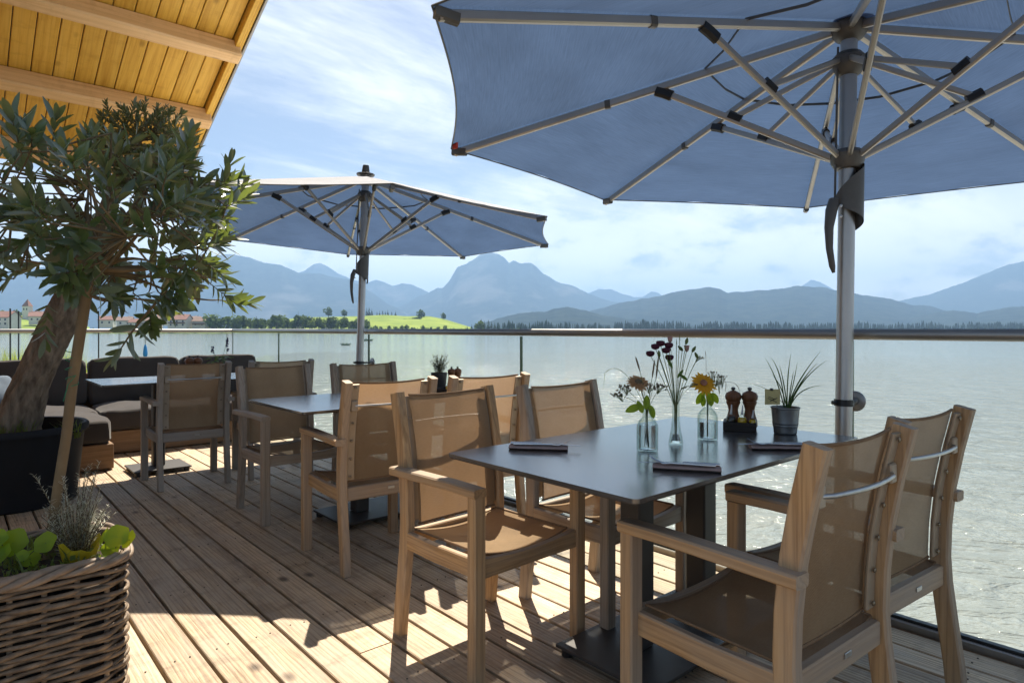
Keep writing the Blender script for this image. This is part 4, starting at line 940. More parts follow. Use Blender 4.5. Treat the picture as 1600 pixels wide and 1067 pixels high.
cushion('seat cushion at the railing end of the sofa', (2.24, 7.08, .305), (.78, .76, .19), seed=4)
cushion('dark back cushion at the picture edge behind the olive trunk', (.62, 7.47, .61), (.80, .18, .46), rx=radians(-10), seed=5)
cushion('dark back cushion in the middle of the sofa with a crumpled top', (1.44, 7.47, .61), (.82, .18, .46), rx=radians(-10), seed=6)
cushion('dark back cushion at the railing end with a raised corner', (2.25, 7.47, .61), (.78, .18, .46), rx=radians(-10), rz=.03, seed=7)
cushion('loose blue grey pillow at the left picture edge on the sofa', (.24, 6.62, .56), (.36, .14, .36), rx=radians(-12), rz=.7, mat=BLUEP, seed=8, puff=.5, group='loose pillows', cat='pillow', name='pillow')

# ------------------------------------------------------------------ olive trees
def leaf_mesh(name, mat, L=1.0, W=.13, curve=.10, fold=.22, n=5):
    m = MB()
    for i in range(n + 1):
        t = i / n; w = W * (sin(pi * min(1, t * .96 + .03)) ** .58); z = -curve * t * t
        m.v += [(-w, t * L, z + w * fold), (0, t * L, z), (w, t * L, z + w * fold)]
    for i in range(n):
        a = i * 3; m.f += [(a, a + 1, a + 4, a + 3), (a + 1, a + 2, a + 5, a + 4)]
    return m
def frame(dirv, nrm):
    y = dirv.normalized(); x = y.cross(nrm); x = x.normalized() if x.length > 1e-5 else y.orthogonal().normalized(); z = x.cross(y); return Matrix((x, y, z)).transposed()
def leaves_for_twig(p0, p1, step, L, spread=.75):
    d = (p1 - p0); ln = d.length; d.normalize(); out = []; n = max(2, int(ln / step)); ph = rnd(0, pi); sd = d.orthogonal().normalized()
    for i in range(n + 1):
        c = p0 + d * (ln * (i + .6) / (n + .6)); a = ph + i * pi / 2
        for q in (0, pi):
            r_ = Matrix.Rotation(a + q + rnd(-.3, .3), 3, d) @ sd; tip = (i + 1) / (n + 1); k = spread * (1.15 - .6 * tip)
            ld_ = (d * (1 - k * .5) + r_ * k + UP * .08 + rv(.16)).normalized(); out.append((c, frame(ld_, (d * .9 - r_ * .45 + UP * .55 + rv(.3)).normalized()), L * rnd(.65, 1.12)))
    out.append((p1, frame((d + rv(.2)).normalized(), UP), L * .8)); return out
def tree_crown(tree, centre, rad, ntw, twl, step, L, mat, W, front, nparts, limbs_from, seed, low=-1.0, nl=14, shape=None, limb_r=.010):
    random.seed(seed); tw = MB(); lv = []; lm = MB(); tips = []
    for i in range(nl):
        for _ in range(50):
            d = rv(1)
            if .3 < d.length < 1 and d.z > low: break
        e = centre + V((d.x * rad[0], d.y * rad[1], d.z * rad[2])) * .72
        mid = limbs_from.lerp(e, .5) + rv(.05) + UP * .03; pth = bez(limbs_from, mid, e, 7); lm.tube(pth, [limb_r * (1 - .75 * k / 7) for k in range(8)], 6); tips.append(pth)
    for i in range(ntw):
        for _ in range(80):
            d = rv(1)
            if d.length < 1 and d.z > low and (d.length > .45 or random.random() < .35): break
        e = centre + V((d.x * rad[0], d.y * rad[1], d.z * rad[2]))
        if shape and not shape(e): continue
        pth = random.choice(tips); b = min((pth[k] for k in range(2, 8)), key=lambda q: (q - e).length)
        for q in tips:
            c = min((q[k] for k in range(2, 8)), key=lambda z: (z - e).length)
            if (c - e).length < (b - e).length: b = c
        o = (d.normalized() + rv(.55) + UP * .2).normalized(); tl = twl * rnd(.7, 1.3); p0 = e - o * tl * .5; p1 = e + o * tl * .5
        tw.tube(bez(b, b.lerp(p0, .6) + rv(.02), p0, 4) + [p1], [.0032, .003, .0028, .0025, .0022, .001], 4)
        lv += leaves_for_twig(p0, p1, step, L)
    crown = MB(); base = leaf_mesh('leaf', mat, W=W); key = sorted(range(len(lv)), key=lambda i: (lv[i][0] - camo.location).length) if front else []
    # single leaves nearest the eye are parts of their own, the rest one mass
    inview = [i for i in key if (lv[i][0].x * C_ - lv[i][0].y * S_) / (lv[i][0].x * S_ + lv[i][0].y * C_) > -.80]
    single = set(inview[:nparts])
    for i, (c, M, s) in enumerate(lv):
        if i in single: continue
        crown.add([M @ (V(v) * s) + c for v in base.v], base.f)
    co = put('crown', crown, mat, tree, 60); co['kind'] = 'stuff'
    if single:
        me = base.mesh('leaf', mat, 60)
        for i in single:
            c, M, s = lv[i]; o = put('leaf', me, None, co); o.matrix_local = Matrix.Translation(c) @ (M * s).to_4x4()
    put('limbs', lm, TWIG, tree, 60)['kind'] = 'stuff'; put('twigs', tw, TWIG, tree, 60)['kind'] = 'stuff'
def gn(p, a, b): return V((mn.noise((p[2] * 4 + a, b, 0)), mn.noise((p[2] * 4 + a, b, 7)), 0))
DB = 1.965                                   # distance of the basket tree
yo = thing('young_olive_tree', 'young olive tree on a thin stem growing from the wicker basket', 'tree')
def pb(x, y, d=DB): return P(x, y, d)
stem = [pb(72, 905), pb(80, 840), pb(91, 760), pb(104, 680), pb(113, 600), pb(124, 530), pb(134, 470), pb(142, 440), pb(152, 415)]
put('stem', MB().tube(stem, [.0165, .015, .0145, .014, .0145, .015, .0145, .014, .0125], 12), STEMB, yo, 60)
fork = pb(146, 432)
for pts, r in (((pb(146, 432), pb(140, 405), pb(95, 375), pb(40, 350)), .010), ((pb(152, 415), pb(165, 380), pb(150, 320), pb(130, 250)), .010), ((pb(150, 420), pb(190, 425), pb(235, 420), pb(290, 400)), .008), ((pb(140, 460), pb(165, 475), pb(190, 465), pb(240, 470)), .006), ((pb(146, 432), pb(120, 430, 1.9), pb(80, 415, 1.8), pb(30, 405, 1.75)), .008)):
    put('branch', MB().tube([pts[0]] + bez(pts[0], pts[1], pts[2], 6)[1:] + [pts[3]], [r] * 4 + [r * .8, r * .7, r * .55, r * .3], 8), STEMB, yo, 60)
cc = pb(165, 350)
def vis(e):
    d = e.x * S_ + e.y * C_; x = CX + FPX * (e.x * C_ - e.y * S_) / d; y = HZ - FPX * (e.z - HEYE) / d
    if x > 310 and y < 270: return False
    if y > 500: return False
    if x < 165 and y > 440: return random.random() < .10
    if y > 470: return random.random() < .35
    if x > 370: return False
    if x > 110 and y < 225 or y < 205 or y < 235 and random.random() < .5: return False
    return True
tree_crown(yo, cc, (.50, .50, .37), 265, .078, .0165, .071, OLEAF, .14, True, 290, pb(148, 425), 77, low=-.95, shape=vis)
put('twine', MB().tube([stem[4] + V((0, 0, .005 * k)) + (RIGHT * cos(k * 1.1) + AWAY * sin(k * 1.1)) * .0185 for k in range(-1, 22)], .0013, 5).tube([stem[4] - AWAY * .019, stem[4] - AWAY * .024 + RIGHT * .02 + UP * .02, stem[4] - AWAY * .02 + RIGHT * .025 + UP * .03], .0012, 4).tube([stem[4] - AWAY * .019, stem[4] - AWAY * .022 - RIGHT * .012 - UP * .05], .0012, 4), TWINE, yo)
# hanging low spray in front of the sofa
sp = MB(); base = leaf_mesh('leaf', OLEAF, W=.13); random.seed(4)
sprig = bez(pb(262, 455), pb(215, 500), pb(182, 556), 8)
put('branch', MB().tube(sprig, [.004] * 5 + [.003, .0025, .002, .0012], 6), TWIG, yo)
lme = base.mesh('leaf', OLEAF, 60)
for L in leaves_for_twig(sprig[4], sprig[8], .026, .082, .9):
    o = put('leaf', lme, None, yo); o.matrix_local = Matrix.Translation(L[0]) @ (L[1] * L[2]).to_4x4()
lo2 = leaves_for_twig(pb(75, 470), pb(70, 530), .02, .06, .8)
for L in lo2:
    o = put('leaf', lme, None, yo); o.matrix_local = Matrix.Translation(L[0]) @ (L[1] * L[2]).to_4x4()

PC = P(18, HZ, 4.2); PC.z = 0
pot = thing('plant_pot', 'big black plastic tub that holds the thick olive tree', 'pot', PC); pot.scale = (.95, .95, .88)
put('wall', MB().lathe([(.36, 0.0), (.375, .01), (.42, .52), (.445, .522), (.448, .56), (.435, .575), (.415, .57), (.405, .50)], 48, caps=(True, False)), POTBLK, pot, 50)
for s in (0, 1, 2): put('handle', MB().beam([V((cos(a) * .452, sin(a) * .452, .53)) for a in [s * 2.1 - .9 + q * .07 for q in range(5)]], .012, .06, (0, 0, 1), .004), POTBLK, pot)
put('soil', MB().lathe([(.40, .47), (.2, .50), (.02, .51)], 32, caps=(False, True)), SOIL, pot)
ot = thing('olive_tree', 'old olive tree with thick leaning bark trunk and small leaved crown', 'tree')
tk = [P(8, 720, 4.2), P(22, 670, 4.2), P(45, 610, 4.2), P(75, 545, 4.18), P(103, 485, 4.15), P(128, 430, 4.12), P(152, 370, 4.1), P(178, 300, 4.1), P(200, 255, 4.1)]
tkm = MB(); NT = 64; tkp = []
for a, b in zip(tk, tk[1:]):
    for i in range(18): tkp.append(a.lerp(b, i / 18))
tkp.append(tk[-1]); nR = len(tkp)
for i, p in enumerate(tkp):
    f_ = i / (nR - 1); r = .122 - .05 * f_ * 1.2 + .05 * exp(-f_ * 14); r = max(.035, r if f_ < .6 else r * (1 - (f_ - .6) * 1.3))
    for k in range(NT):
        a = 2 * pi * k / NT + f_ * 1.2; rr = r * (1 + .16 * mn.noise((cos(a) * 2.2, sin(a) * 2.2, f_ * 5)) + .10 * sin(3 * a + f_ * 5) * (1 - f_) + .11 * (mn.ridged_multi_fractal((cos(a) * 4.2, sin(a) * 4.2, f_ * 9), .8, 2.2, 4, 1.0, 2.0) - 1.2)); q = p + RIGHT * cos(a) * rr + AWAY * sin(a) * rr; tkm.v.append(tuple(q))
tkm.f = [(i * NT + k, i * NT + (k + 1) % NT, (i + 1) * NT + (k + 1) % NT, (i + 1) * NT + k) for i in range(nR - 1) for k in range(NT)] + [tuple((nR - 1) * NT + k for k in range(NT))]
put('trunk', tkm, BARK, ot, 80)
for pts in ((P(120, 450, 4.13), P(90, 400, 4.1), P(40, 340, 4.0), P(-10, 300, 4.0)), (P(185, 290, 4.1), P(215, 260, 4.1), P(255, 240, 4.05), P(280, 235, 4.0)), (P(150, 375, 4.1), P(110, 320, 4.1), P(70, 270, 4.1), P(60, 230, 4.1))):
    put('branch', MB().tube(bez(pts[0], pts[1], pts[2], 6) + [pts[3]], [.03, .027, .024, .02, .017, .014, .011, .006], 8), BARK, ot, 60)
tree_crown(ot, P(225, 235, 4.08), (.30, .30, .30), 200, .08, .013, .05, OLEAF2, .15, False, 0, P(198, 262, 4.1), 12, low=-1, nl=12)
# thin side growth of the old tree, seen between the near leaves
gm = MB(); random.seed(8)
def blades(mb, c, n, h, spread, w, lean=.35):
    for i in range(n):
        a = rnd(0, 2 * pi); p = c + V((cos(a), sin(a), 0)) * rnd(0, spread); d = V((cos(a), sin(a), 0)) * rnd(0, lean) * h + rv(.02); hh_ = h * rnd(.5, 1.1); s = V((-sin(a), cos(a), 0)) * w
        q = p + UP * hh_ * .6 + d * .35; e = p + UP * hh_ + d
        mb.add([p - s, p + s, q + s * .8, q - s * .8, e], [(0, 1, 2, 3), (3, 2, 4)])
pg = MB()
for i in range(26): blades(pg, PC + V((rnd(-.3, .32), rnd(-.33, .1), .425)), 9, rnd(.08, .17), .03, .004, .8)
tag(put('pot_herbs', pg, WEED, None, 0), 'low green herbs round the foot of the thick olive trunk', 'herbs')

# ------------------------------------------------------------------ wicker basket with its planting
BC = V((.125, 2.385, 0)); BX, BY, BH, BR = .275, .215, .455, .085
bas = thing('wicker_basket', 'square grey brown wicker basket planter at the lower left', 'basket', BC)
def peri(s, grow=0.0):
    # point on a rounded rectangle, s in 0..1
    hx, hy = BX + grow, BY + grow; seg = []; sx, sy = hx - BR, hy - BR
    L1, L2, La = 2 * sx, 2 * sy, BR * pi / 2; T = 2 * (L1 + L2 + 2 * La); d = (s % 1) * T
    for (x0, y0, dx, dy, L, ox, oy, a0) in ((-sx, -hy, 1, 0, L1, sx, -sy, -90), (hx, -sy, 0, 1, L2, sx, sy, 0), (sx, hy, -1, 0, L1, -sx, sy, 90), (-hx, sy, 0, -1, L2, -sx, -sy, 180)):
        if d <= L: return V((x0 + dx * d, y0 + dy * d, 0)), V((dy, -dx, 0))
        d -= L
        if d <= La:
            a = radians(a0) + d / BR; n = V((cos(a), sin(a), 0)); return V((ox, oy, 0)) + n * BR, n
        d -= La
    return V((-sx, -hy, 0)), V((0, -1, 0))
NS = 24; random.seed(3)
for k in range(NS):
    p, n = peri((k + .5) / NS); put('stake', MB().tube([p - n * .004 + UP * .01, p - n * .004 + UP * .2, p - n * .004 + UP * (BH - .01)], .0075, 6), WICK, bas, 60)
nrow = 27
for r_ in range(nrow):
    z0 = .012 + (BH - .04) * r_ / (nrow - 1); pts = []; N = 180; ph = pi * (r_ % 2); o1, o2 = rnd(0, 9), rnd(0, 9); rad = []
    for i in range(N + 1):
        s = i / N + r_ * .137; p, n = peri(s); wv = cos(NS / 2 * 2 * pi * s + ph + .5 * mn.noise((i * .05, o1, 2))); pts.append(p + n * (.0088 * wv + .006 + .006 * mn.noise((i * .09, o1, 0))) + UP * (z0 + .013 * mn.noise((i * .035, o2, 0)) + .004 * wv * .3)); rad.append(.0070 + .0036 * mn.noise((i * .025, o2, 4)))
    put('strand', MB().tube(pts, rad, 7), WICK, bas, 70)
for r_ in range(5):
    pts = []; N = 150; o1 = rnd(0, 9); rad = []
    for i in range(N + 1):
        s = i / N + r_ * .2 + .03; p, n = peri(s); a = 2 * pi * (s * 5 + r_ / 5) + 1.5 * mn.noise((i * .04, o1, 8)); pts.append(p + n * (.006 + .016 * cos(a) + .007 * mn.noise((i * .07, o1, 0))) + UP * (BH + .0 + .012 * sin(a) + .008 * mn.noise((i * .06, o1, 3)))); rad.append(.0092 + .004 * mn.noise((i * .03, o1, 4)))
    put('rim_strand', MB().tube(pts, rad, 8), WICKL, bas, 70)
sl = MB(); sl.grid(lambda u, v: V(((u - .5) * 2 * (BX - .02), (v - .5) * 2 * (BY - .02), .432 + .012 * mn.noise((u * 9, v * 9, 0)))), 16, 14); put('soil', sl, SOIL, bas, 60)
put('light_block', MB().tube([(0, 0, 0), (0, 0, .001)], .001, 4).cbox((0, 0, .2), (BX * 2 - .045, BY * 2 - .045, .39), .03), POTBLK, bas)  # dark block added inside so no bright deck shows through the weave
SZ = .405
def bpt(x, y, z=.41): return G(x, y, z)
# silvery curry plant
cp_ = thing('curry_plant', 'silvery needle leaved herb with upright sprigs in the wicker basket', 'plant')
sv = MB(); stm = MB(); random.seed(21); c0 = G(118, 868, .44)
for i in range(84):
    a = rnd(0, 2 * pi); tall = i < 14; L = rnd(.20, .275) if tall else rnd(.09, .17); r0 = rnd(.0, .035)
    p0 = c0 + V((cos(a) * r0, sin(a) * r0, 0)); lean = V((cos(a), sin(a), 0)) * rnd(.02, .075) * (1.1 if tall else 1) + (RIGHT * rnd(-.02, .055) if tall else V((0, 0, 0))); p2 = p0 + UP * L + lean; pth = bez(p0, p0 + UP * L * .55 + lean * .25, p2, 8); stm.tube(pth, [.0014] * 6 + [.0011, .0009, .0006], 5)
    nn = int(L / .0036)
    for q in range(nn):
        t = (q + .5) / nn
        if tall and t < .3: continue
        c = pth[int(t * 8)].lerp(pth[min(8, int(t * 8) + 1)], t * 8 - int(t * 8)); b = rnd(0, 2 * pi); d = (V((cos(b), sin(b), 0)) + UP * rnd(.1, .7)).normalized(); ln = rnd(.013, .026) * (1.1 - .6 * t * t); s = d.cross(UP).normalized() * .0014
        sv.add([c - s, c + s, c + d * ln + s * .4 + UP * .002, c + d * ln - s * .4 + UP * .002], [(0, 1, 2, 3)])
put('stems', stm, TWIG, cp_)['kind'] = 'stuff'; put('foliage', sv, SILVER, cp_, 0)['kind'] = 'stuff'
# nasturtiums
def disc_leaf(c, r, nrm):
    m = MB(); u = nrm.orthogonal().normalized(); w = nrm.normalized().cross(u); n = 18; m.v.append(tuple(c)); sd = rnd(0, 9)
    for ring in (.5, 1):
        for k in range(n):
            a = 2 * pi * k / n; rr = r * ring * (1 + .07 * sin(5 * a + sd) * ring); m.v.append(tuple(c + (u * cos(a) + w * sin(a)) * rr + nrm.normalized() * (r * (.18 * ring ** 2 + .05 * sin(3 * a + sd) * ring))))
    m.f = [(0, 1 + k, 1 + (k + 1) % n) for k in range(n)] + [(1 + k, 1 + n + k, 1 + n + (k + 1) % n, 1 + (k + 1) % n) for k in range(n)]
    return m
for nm, lab, leaves in (('nasturtium_plant', 'bright yellow green round leaves glowing at the right basket corner', [(183, 838, 18, .2), (203, 843, 14, -.5), (172, 858, 13, .6), (165, 838, 14, -.9), (176, 850, 10, .3)]),
                        ('nasturtium_plant', 'darker round leaves at the left side of the wicker basket', [(20, 848, 22, .2), (72, 848, 17, 0), (48, 873, 13, .4), (8, 865, 15, -.4), (35, 868, 9, .6), (-4, 842, 15, .2)])):
    t = thing(nm, lab, 'plant', group='nasturtiums in the basket')
    root = G(178, 878, .44) if 'bright' in lab else G(25, 890, .44)
    for x, y, rp, tl in leaves:
        d = (root.x * S_ + root.y * C_) - .02 + rnd(-.03, .03); c = P(x, y, d); nrm = (-AWAY * .75 + UP * .55 + RIGHT * tl); put('leaf', disc_leaf(c, rp / FPX * d, nrm), NAST, t, 70); put('stalk', MB().tube(bez(root + rv(.02) * .5, root.lerp(c, .5) + UP * .02, c, 6), .0013, 5), STEMG, t)
yp = thing('yellow_pot', 'broken bright yellow plastic pot sunk in the wicker basket', 'pot', G(124, 872, .438))
ypm = MB(); NY = 28
for j in range(6):
    for k in range(NY + 1):
        a = 2 * pi * k / NY; t = j / 5; hgt = .044 * (1 + .35 * sin(a * 2.0 + 1) + .12 * sin(a * 7)); r = .043 + .012 * t; ypm.v.append((r * cos(a), r * .75 * sin(a), hgt * t))
ypm.f = [(j * (NY + 1) + k, j * (NY + 1) + k + 1, (j + 1) * (NY + 1) + k + 1, (j + 1) * (NY + 1) + k) for j in range(5) for k in range(NY)]
put('wall', ypm, YPOT, yp, 60)
wd = MB(); random.seed(61)
for i in range(60): blades(wd, BC + V((rnd(-.25, .24), rnd(-.19, .18), .437)), 5, rnd(.02, .055), .02, .003, 1.0)
for i in range(260):
    c = BC + V((rnd(-.25, .24), rnd(-.19, .18), .44 + rnd(0, .02))); u = rv(1).normalized() * rnd(.004, .011); w = u.orthogonal().normalized() * u.length; wd.add([c - u, c + w, c + u, c - w], [(0, 1, 2, 3)])
tag(put('weeds', wd, WEED, None, 0), 'small weeds and moss covering the soil in the basket', 'weeds', kind='stuff')

# ------------------------------------------------------------------ things on the tables
TZ = .7425
def at(x, y, z=TZ): return G(x, y, z)
def vase(label, x, y, prof, water, nm='bottle_vase'):
    p = at(x, y); t = thing(nm, label, 'vase', p, 0, 'glass vases on the front table')
    inner = [(max(.001, r - .003), max(z, .006)) for r, z in prof]
    put('glass_body', MB().lathe(prof, 36, caps=(True, False)).lathe(inner[::-1], 36, caps=(False, True)), VASE, t, 50)
    wp = [(r - .0042, z) for r, z in inner if z < water]; last = [q for q in inner if q[1] >= water][0]; wp.append((last[0] - .0042, water)); wp[0] = (wp[0][0], .0075)
    put('water', MB().lathe(wp, 30), WATERV, t, 50)
    return t, p
sq = lambda k: [(r * k, z * k) for r, z in ((.031, .0), (.034, .004), (.034, .075), (.033, .083), (.026, .097), (.0165, .106), (.0145, .112), (.0145, .128), (.0175, .131), (.0175, .136))]
_, pv1 = vase('round shouldered glass bottle with the faded peach flower', 1011.5, 704, sq(1.0), .083)
_, pv2 = vase('slim tapering glass vase holding the tall purple flowers', 1056, 694, [(.0235, 0), (.0245, .004), (.0215, .022), (.016, .05), (.0125, .09), (.0125, .13), (.0145, .175), (.0142, .180)], .035, 'slim_vase')
_, pv3 = vase('glass bottle vase with the yellow gerbera', 1105.5, 686.5, sq(1.02), .062)
def fl(name, label): return thing(name, label, 'flowers', group='cut flowers on the front table')
def V3(px, py, base, dd=0.0): return P(px, py, base.x * S_ + base.y * C_ + dd)
def stemto(par, p0, px, py, base, dd=0, r=.0014, bend=.25):
    e = V3(px, py, base, dd); m = p0.lerp(e, .55) + V((p0.x - e.x, p0.y - e.y, 0)) * -bend * .2; neck = V((base.x + (e.x - base.x) * .06, base.y + (e.y - base.y) * .06, base.z + .13))
    pth = [p0] + bez(neck, neck.lerp(e, .5) + UP * .015, e, 6); put('stem', MB().tube(pth, r, 6), STEMG, par); return e
def petals(par, c, n, L, W, mat, up, nrm, rows=1, tilt=.25, name='petal'):
    nrm = nrm.normalized(); u = nrm.orthogonal().normalized(); me = leaf_mesh(name, mat, W=W, curve=.12, fold=.1).mesh(name, mat, 60)
    for q in range(rows):
        for k in range(n):
            a = 2 * pi * (k + .5 * q) / n + rnd(-.08, .08); d = (Matrix.Rotation(a, 3, nrm) @ u + nrm * (tilt * (q + .3))).normalized(); o = put(name, me, None, par); o.matrix_local = Matrix.Translation(c) @ (frame(d, nrm) * (L * (1 - .22 * q) * rnd(.9, 1.08))).to_4x4()
def big_leaf(par, c, d, L, nrm, W=.25, mat=NAST):
    m = leaf_mesh('leaf', mat, W=W, curve=.25, fold=.25, n=7); M = frame(d, nrm); o = put('leaf', m, mat, par, 60); o.matrix_local = Matrix.Translation(c) @ (M * L).to_4x4()
def umbel(par, c, n, sp_, r=.0024, mat=SEEDM, stemc=None):
    s = MB(); h = MB(); c1 = stemc or (c - UP * .04)
    for i in range(n):
        q = c + V((rnd(-1, 1) * sp_, rnd(-1, 1) * sp_, rnd(-.3, .5) * sp_)); s.tube([c1, c1.lerp(q, .5) + UP * .004, q], .0007, 4)
        for k in range(4): h.lathe([(.0003, -r), (r, 0), (.0003, r)], 5, q + rv(.003), (False, False))
    put('umbel_stalks', s, STEMG, par)['kind'] = 'stuff'; put('seed_cluster', h, mat, par)['kind'] = 'stuff'
random.seed(41)
f1 = fl('flower_bunch', 'faded peach flower, seed heads and grasses in the round shouldered bottle')
b1 = pv1; e = stemto(f1, b1 + V((.004, 0, .012)), 997, 598, b1, r=.0019); petals(f1, e, 18, .038, .15, PEACH, 0, UP * .8 - AWAY * .6 + RIGHT * .1, 3, .22)
put('flower_heart', MB().lathe([(.012, -.004), (.013, .003), (.006, .010), (.001, .011)], 14, e + UP * .002), SEEDM, f1)
for px, py in ((975, 607), (1018, 605), (1032, 606), (968, 618)): q = stemto(f1, b1 + V((-.005, .004, .015)), px, py, b1, rnd(-.02, .02), .0008); umbel(f1, q, 14, .022, stemc=q - UP * .02 + RIGHT * (.01 if px < 1000 else -.01))
for px, py, tip in ((1000, 580, 557), (1019, 590, 562), (1025, 592, 556)):
    q = stemto(f1, b1 + V((.002, .003, .02)), px, py, b1, rnd(-.02, .03), .0009); top = V3(px + (-7 if px < 1005 else 4), tip, b1, .01); put('seed_spike', MB().tube([q, q.lerp(top, .3), q.lerp(top, .8), top], [.0012, .0028, .0026, .0006], 7), SEEDM, f1)
q = stemto(f1, b1 + V((0, .002, .02)), 982, 590, b1, 0, .0007); put('grass_arc', MB().tube(bez(q, V3(962, 565, b1), V3(945, 583, b1), 8) + [V3(943, 608, b1)], [.0007] * 7 + [.001, .0006, .0003], 5), STEMG, f1)
for d, L, c in ((-RIGHT * .85 - UP * .25 - AWAY * .2, .05, (1001, 634)), (RIGHT * .3 - UP * .9 - AWAY * .3, .042, (1015, 633)), (UP * .8 + RIGHT * .1, .045, (1009, 640)), (-RIGHT * .3 + UP * .8, .04, (1004, 645))): big_leaf(f1, V3(*c, b1, -.01), d, L, -AWAY + UP * .4)
f2 = fl('flower_bunch', 'tall purple button flowers and pink buds in the slim vase')
for px, py, k in ((1016, 551, 'p'), (1024, 540, 'p'), (1032, 535, 'p'), (1046, 557, 'p'), (1045, 538, 'p'), (1041, 546, 'p'), (1047, 529, 'k'), (1073, 543, 'k'), (1072, 533, 'b'), (1082, 545, 'b'), (1090, 555, 'b'), (1062, 527, 'g'), (1066, 543, 'b'), (1030, 553, 'b'), (1057, 534, 'g')):
    q = stemto(f2, pv2 + V((rnd(-.005, .005), rnd(-.005, .005), .012)), px, py + 4, pv2, rnd(-.03, .03), .0011)
    if k == 'p': put('button_flower', MB().lathe([(.002, -.008), (.011, -.005), (.0150, .003), (.013, .010), (.004, .012)], 14, q + UP * .003), PURP, f2, 60)
    elif k == 'k': put('pink_bud', MB().lathe([(.002, -.006), (.007, .0), (.008, .010), (.010, .016), (.004, .015)], 12, q), PINK, f2, 60)
    elif k == 'b': put('green_bud', MB().lathe([(.001, -.004), (.005, .002), (.0058, .010), (.003, .018), (.0005, .021)], 10, q, M=Matrix.Rotation(rnd(-.9, .9), 3, AWAY)), STEMG, f2, 60)
    else: put('seed_spike', MB().tube([q, q + UP * .02], [.002, .0006], 6), STEMG, f2)
for px, py in ((1095, 560), (1070, 605), (1085, 600)): q = stemto(f2, pv2 + V((0, 0, .02)), px - 8, py + 6, pv2, .01, .0006); umbel(f2, V3(px, py, pv2), 9, .012, .001, stemc=q)
for d, c in ((UP * .7 + RIGHT * .6, (1058, 590)), (-UP * .5 + RIGHT * .7, (1062, 585)), (UP * .9 - RIGHT * .4, (1050, 575))): big_leaf(f2, V3(*c, pv2), d, .035, -AWAY, .16, GRASSP)
f3 = fl('flower_bunch', 'yellow gerbera with leaves and small seed heads')
q = stemto(f3, pv3 + V((0, 0, .012)), 1099, 599, pv3, -.01, .0022); petals(f3, q, 19, .046, .14, YELP, 0, -AWAY * .85 + UP * .55, 2, .15)
put('flower_heart', MB().lathe([(.011, -.001), (.012, .003), (.005, .006), (.001, .0065)], 16, q + (-AWAY * .85 + UP * .55).normalized() * .004, M=frame(RIGHT, -AWAY * .85 + UP * .55)), TERR, f3)
for d, L, c in ((-UP * .8 - RIGHT * .45, .05, (1100, 612)), (-UP * .7 + RIGHT * .25, .055, (1106, 612)), (-UP * .8 + RIGHT * .6, .045, (1112, 614)), (-UP + RIGHT * .1, .04, (1098, 618))): big_leaf(f3, V3(*c, pv3, -.012), d, L, -AWAY + UP * .3)
for px, py in ((1118, 588), (1128, 590), (1124, 598), (1112, 583)): q = stemto(f3, pv3 + V((.003, .002, .015)), px, py, pv3, rnd(-.02, .02), .0008); umbel(f3, q, 10, .014, .0015)
for pts in (((1112, 600), (1140, 580), (1133, 612)), ((1110, 605), (1150, 585), (1156, 612)), ((1103, 590), (1104, 560), (1102, 548))): a, b, c = [V3(*q, pv3) for q in pts]; put('grass_arc', MB().tube(bez(a, b, c, 8), [.0006] * 6 + [.001, .0012, .0004], 5), SEEDM, f3)

def mill(label, p, k=1.0, group='pepper and salt mills'):
    t = thing('pepper_mill', label, 'mill', p, rnd(0, 6), group)
    put('body', MB().lathe([(r * k, z * k) for r, z in ((.024, 0), (.026, .004), (.025, .022), (.018, .045), (.016, .058), (.019, .072), (.0235, .082), (.0235, .088))], 28), CEDAR, t, 50)
    put('head', MB().lathe([(r * k, z * k) for r, z in ((.022, .0885), (.0265, .096), (.0275, .106), (.023, .117), (.011, .123), (.006, .125))], 28), CEDAR, t, 50)
    put('knob', MB().lathe([(r * k, z * k) for r, z in ((.004, .1255), (.0075, .129), (.0075, .134), (.003, .137))], 16), GREYPL, t, 50)
def tray(label, corner_left, corner_front, h=.034):
    a, b = V(corner_left), V(corner_front); w = (b - a).length; ex = (b - a).normalized(); ey = V((-ex.y, ex.x, 0)); ey = ey if ey.dot(AWAY) > 0 else -ey; D = .115
    t = thing('condiment_tray', label, 'tray', a, atan2(ex.y, ex.x), 'dark wooden condiment trays'); sgn = 1
    put('base', MB().cbox((w / 2, D / 2, .004), (w - .01, D - .01, .008), .001), TRAYW, t)
    for c, s in (((w / 2, .005, h / 2), (w, .01, h)), ((w / 2, D - .005, h / 2), (w, .01, h)), ((.005, D / 2, h / 2), (.01, D - .0205, h)), ((w - .005, D / 2, h / 2), (.01, D - .0205, h))): put('side', MB().cbox(c, s, .0015), TRAYW, t)
    return t, (lambda x, y: a + ex * x + ey * y + UP * .0085), w
def cruet(label, p, liquid, k=1.0, ball=False):
    t = thing('cruet_bottle', label, 'bottle', p, 0, 'oil and vinegar bottles')
    pr = [(r * k, z * k) for r, z in ((.017, 0), (.0185, .003), (.0185, .036), (.015, .044), (.0075, .050), (.0070, .056), (.010, .058), (.010, .062))]
    put('glass_body', MB().lathe(pr, 20, caps=(True, False)), VASE, t, 50); put('liquid', MB().lathe([(r * .86, z * .98 + .001) for r, z in pr[:4]], 20), liquid, t, 50)
    put('stopper', MB().tube([(0, 0, .052 * k), (.004, 0, .075 * k), (.008, .002, .088 * k)], [.0055, .003, .0022], 8), STEEL, t)
_, tp, tw_ = tray('dark wooden condiment tray on the front table', at(1129.5, 673), at(1182, 675.8))
mill('taller pepper mill standing left in the tray on the front table', tp(.035, .075), 1.12); mill('pepper mill nearest the zinc bucket on the front table', tp(.095, .085), 1.12)
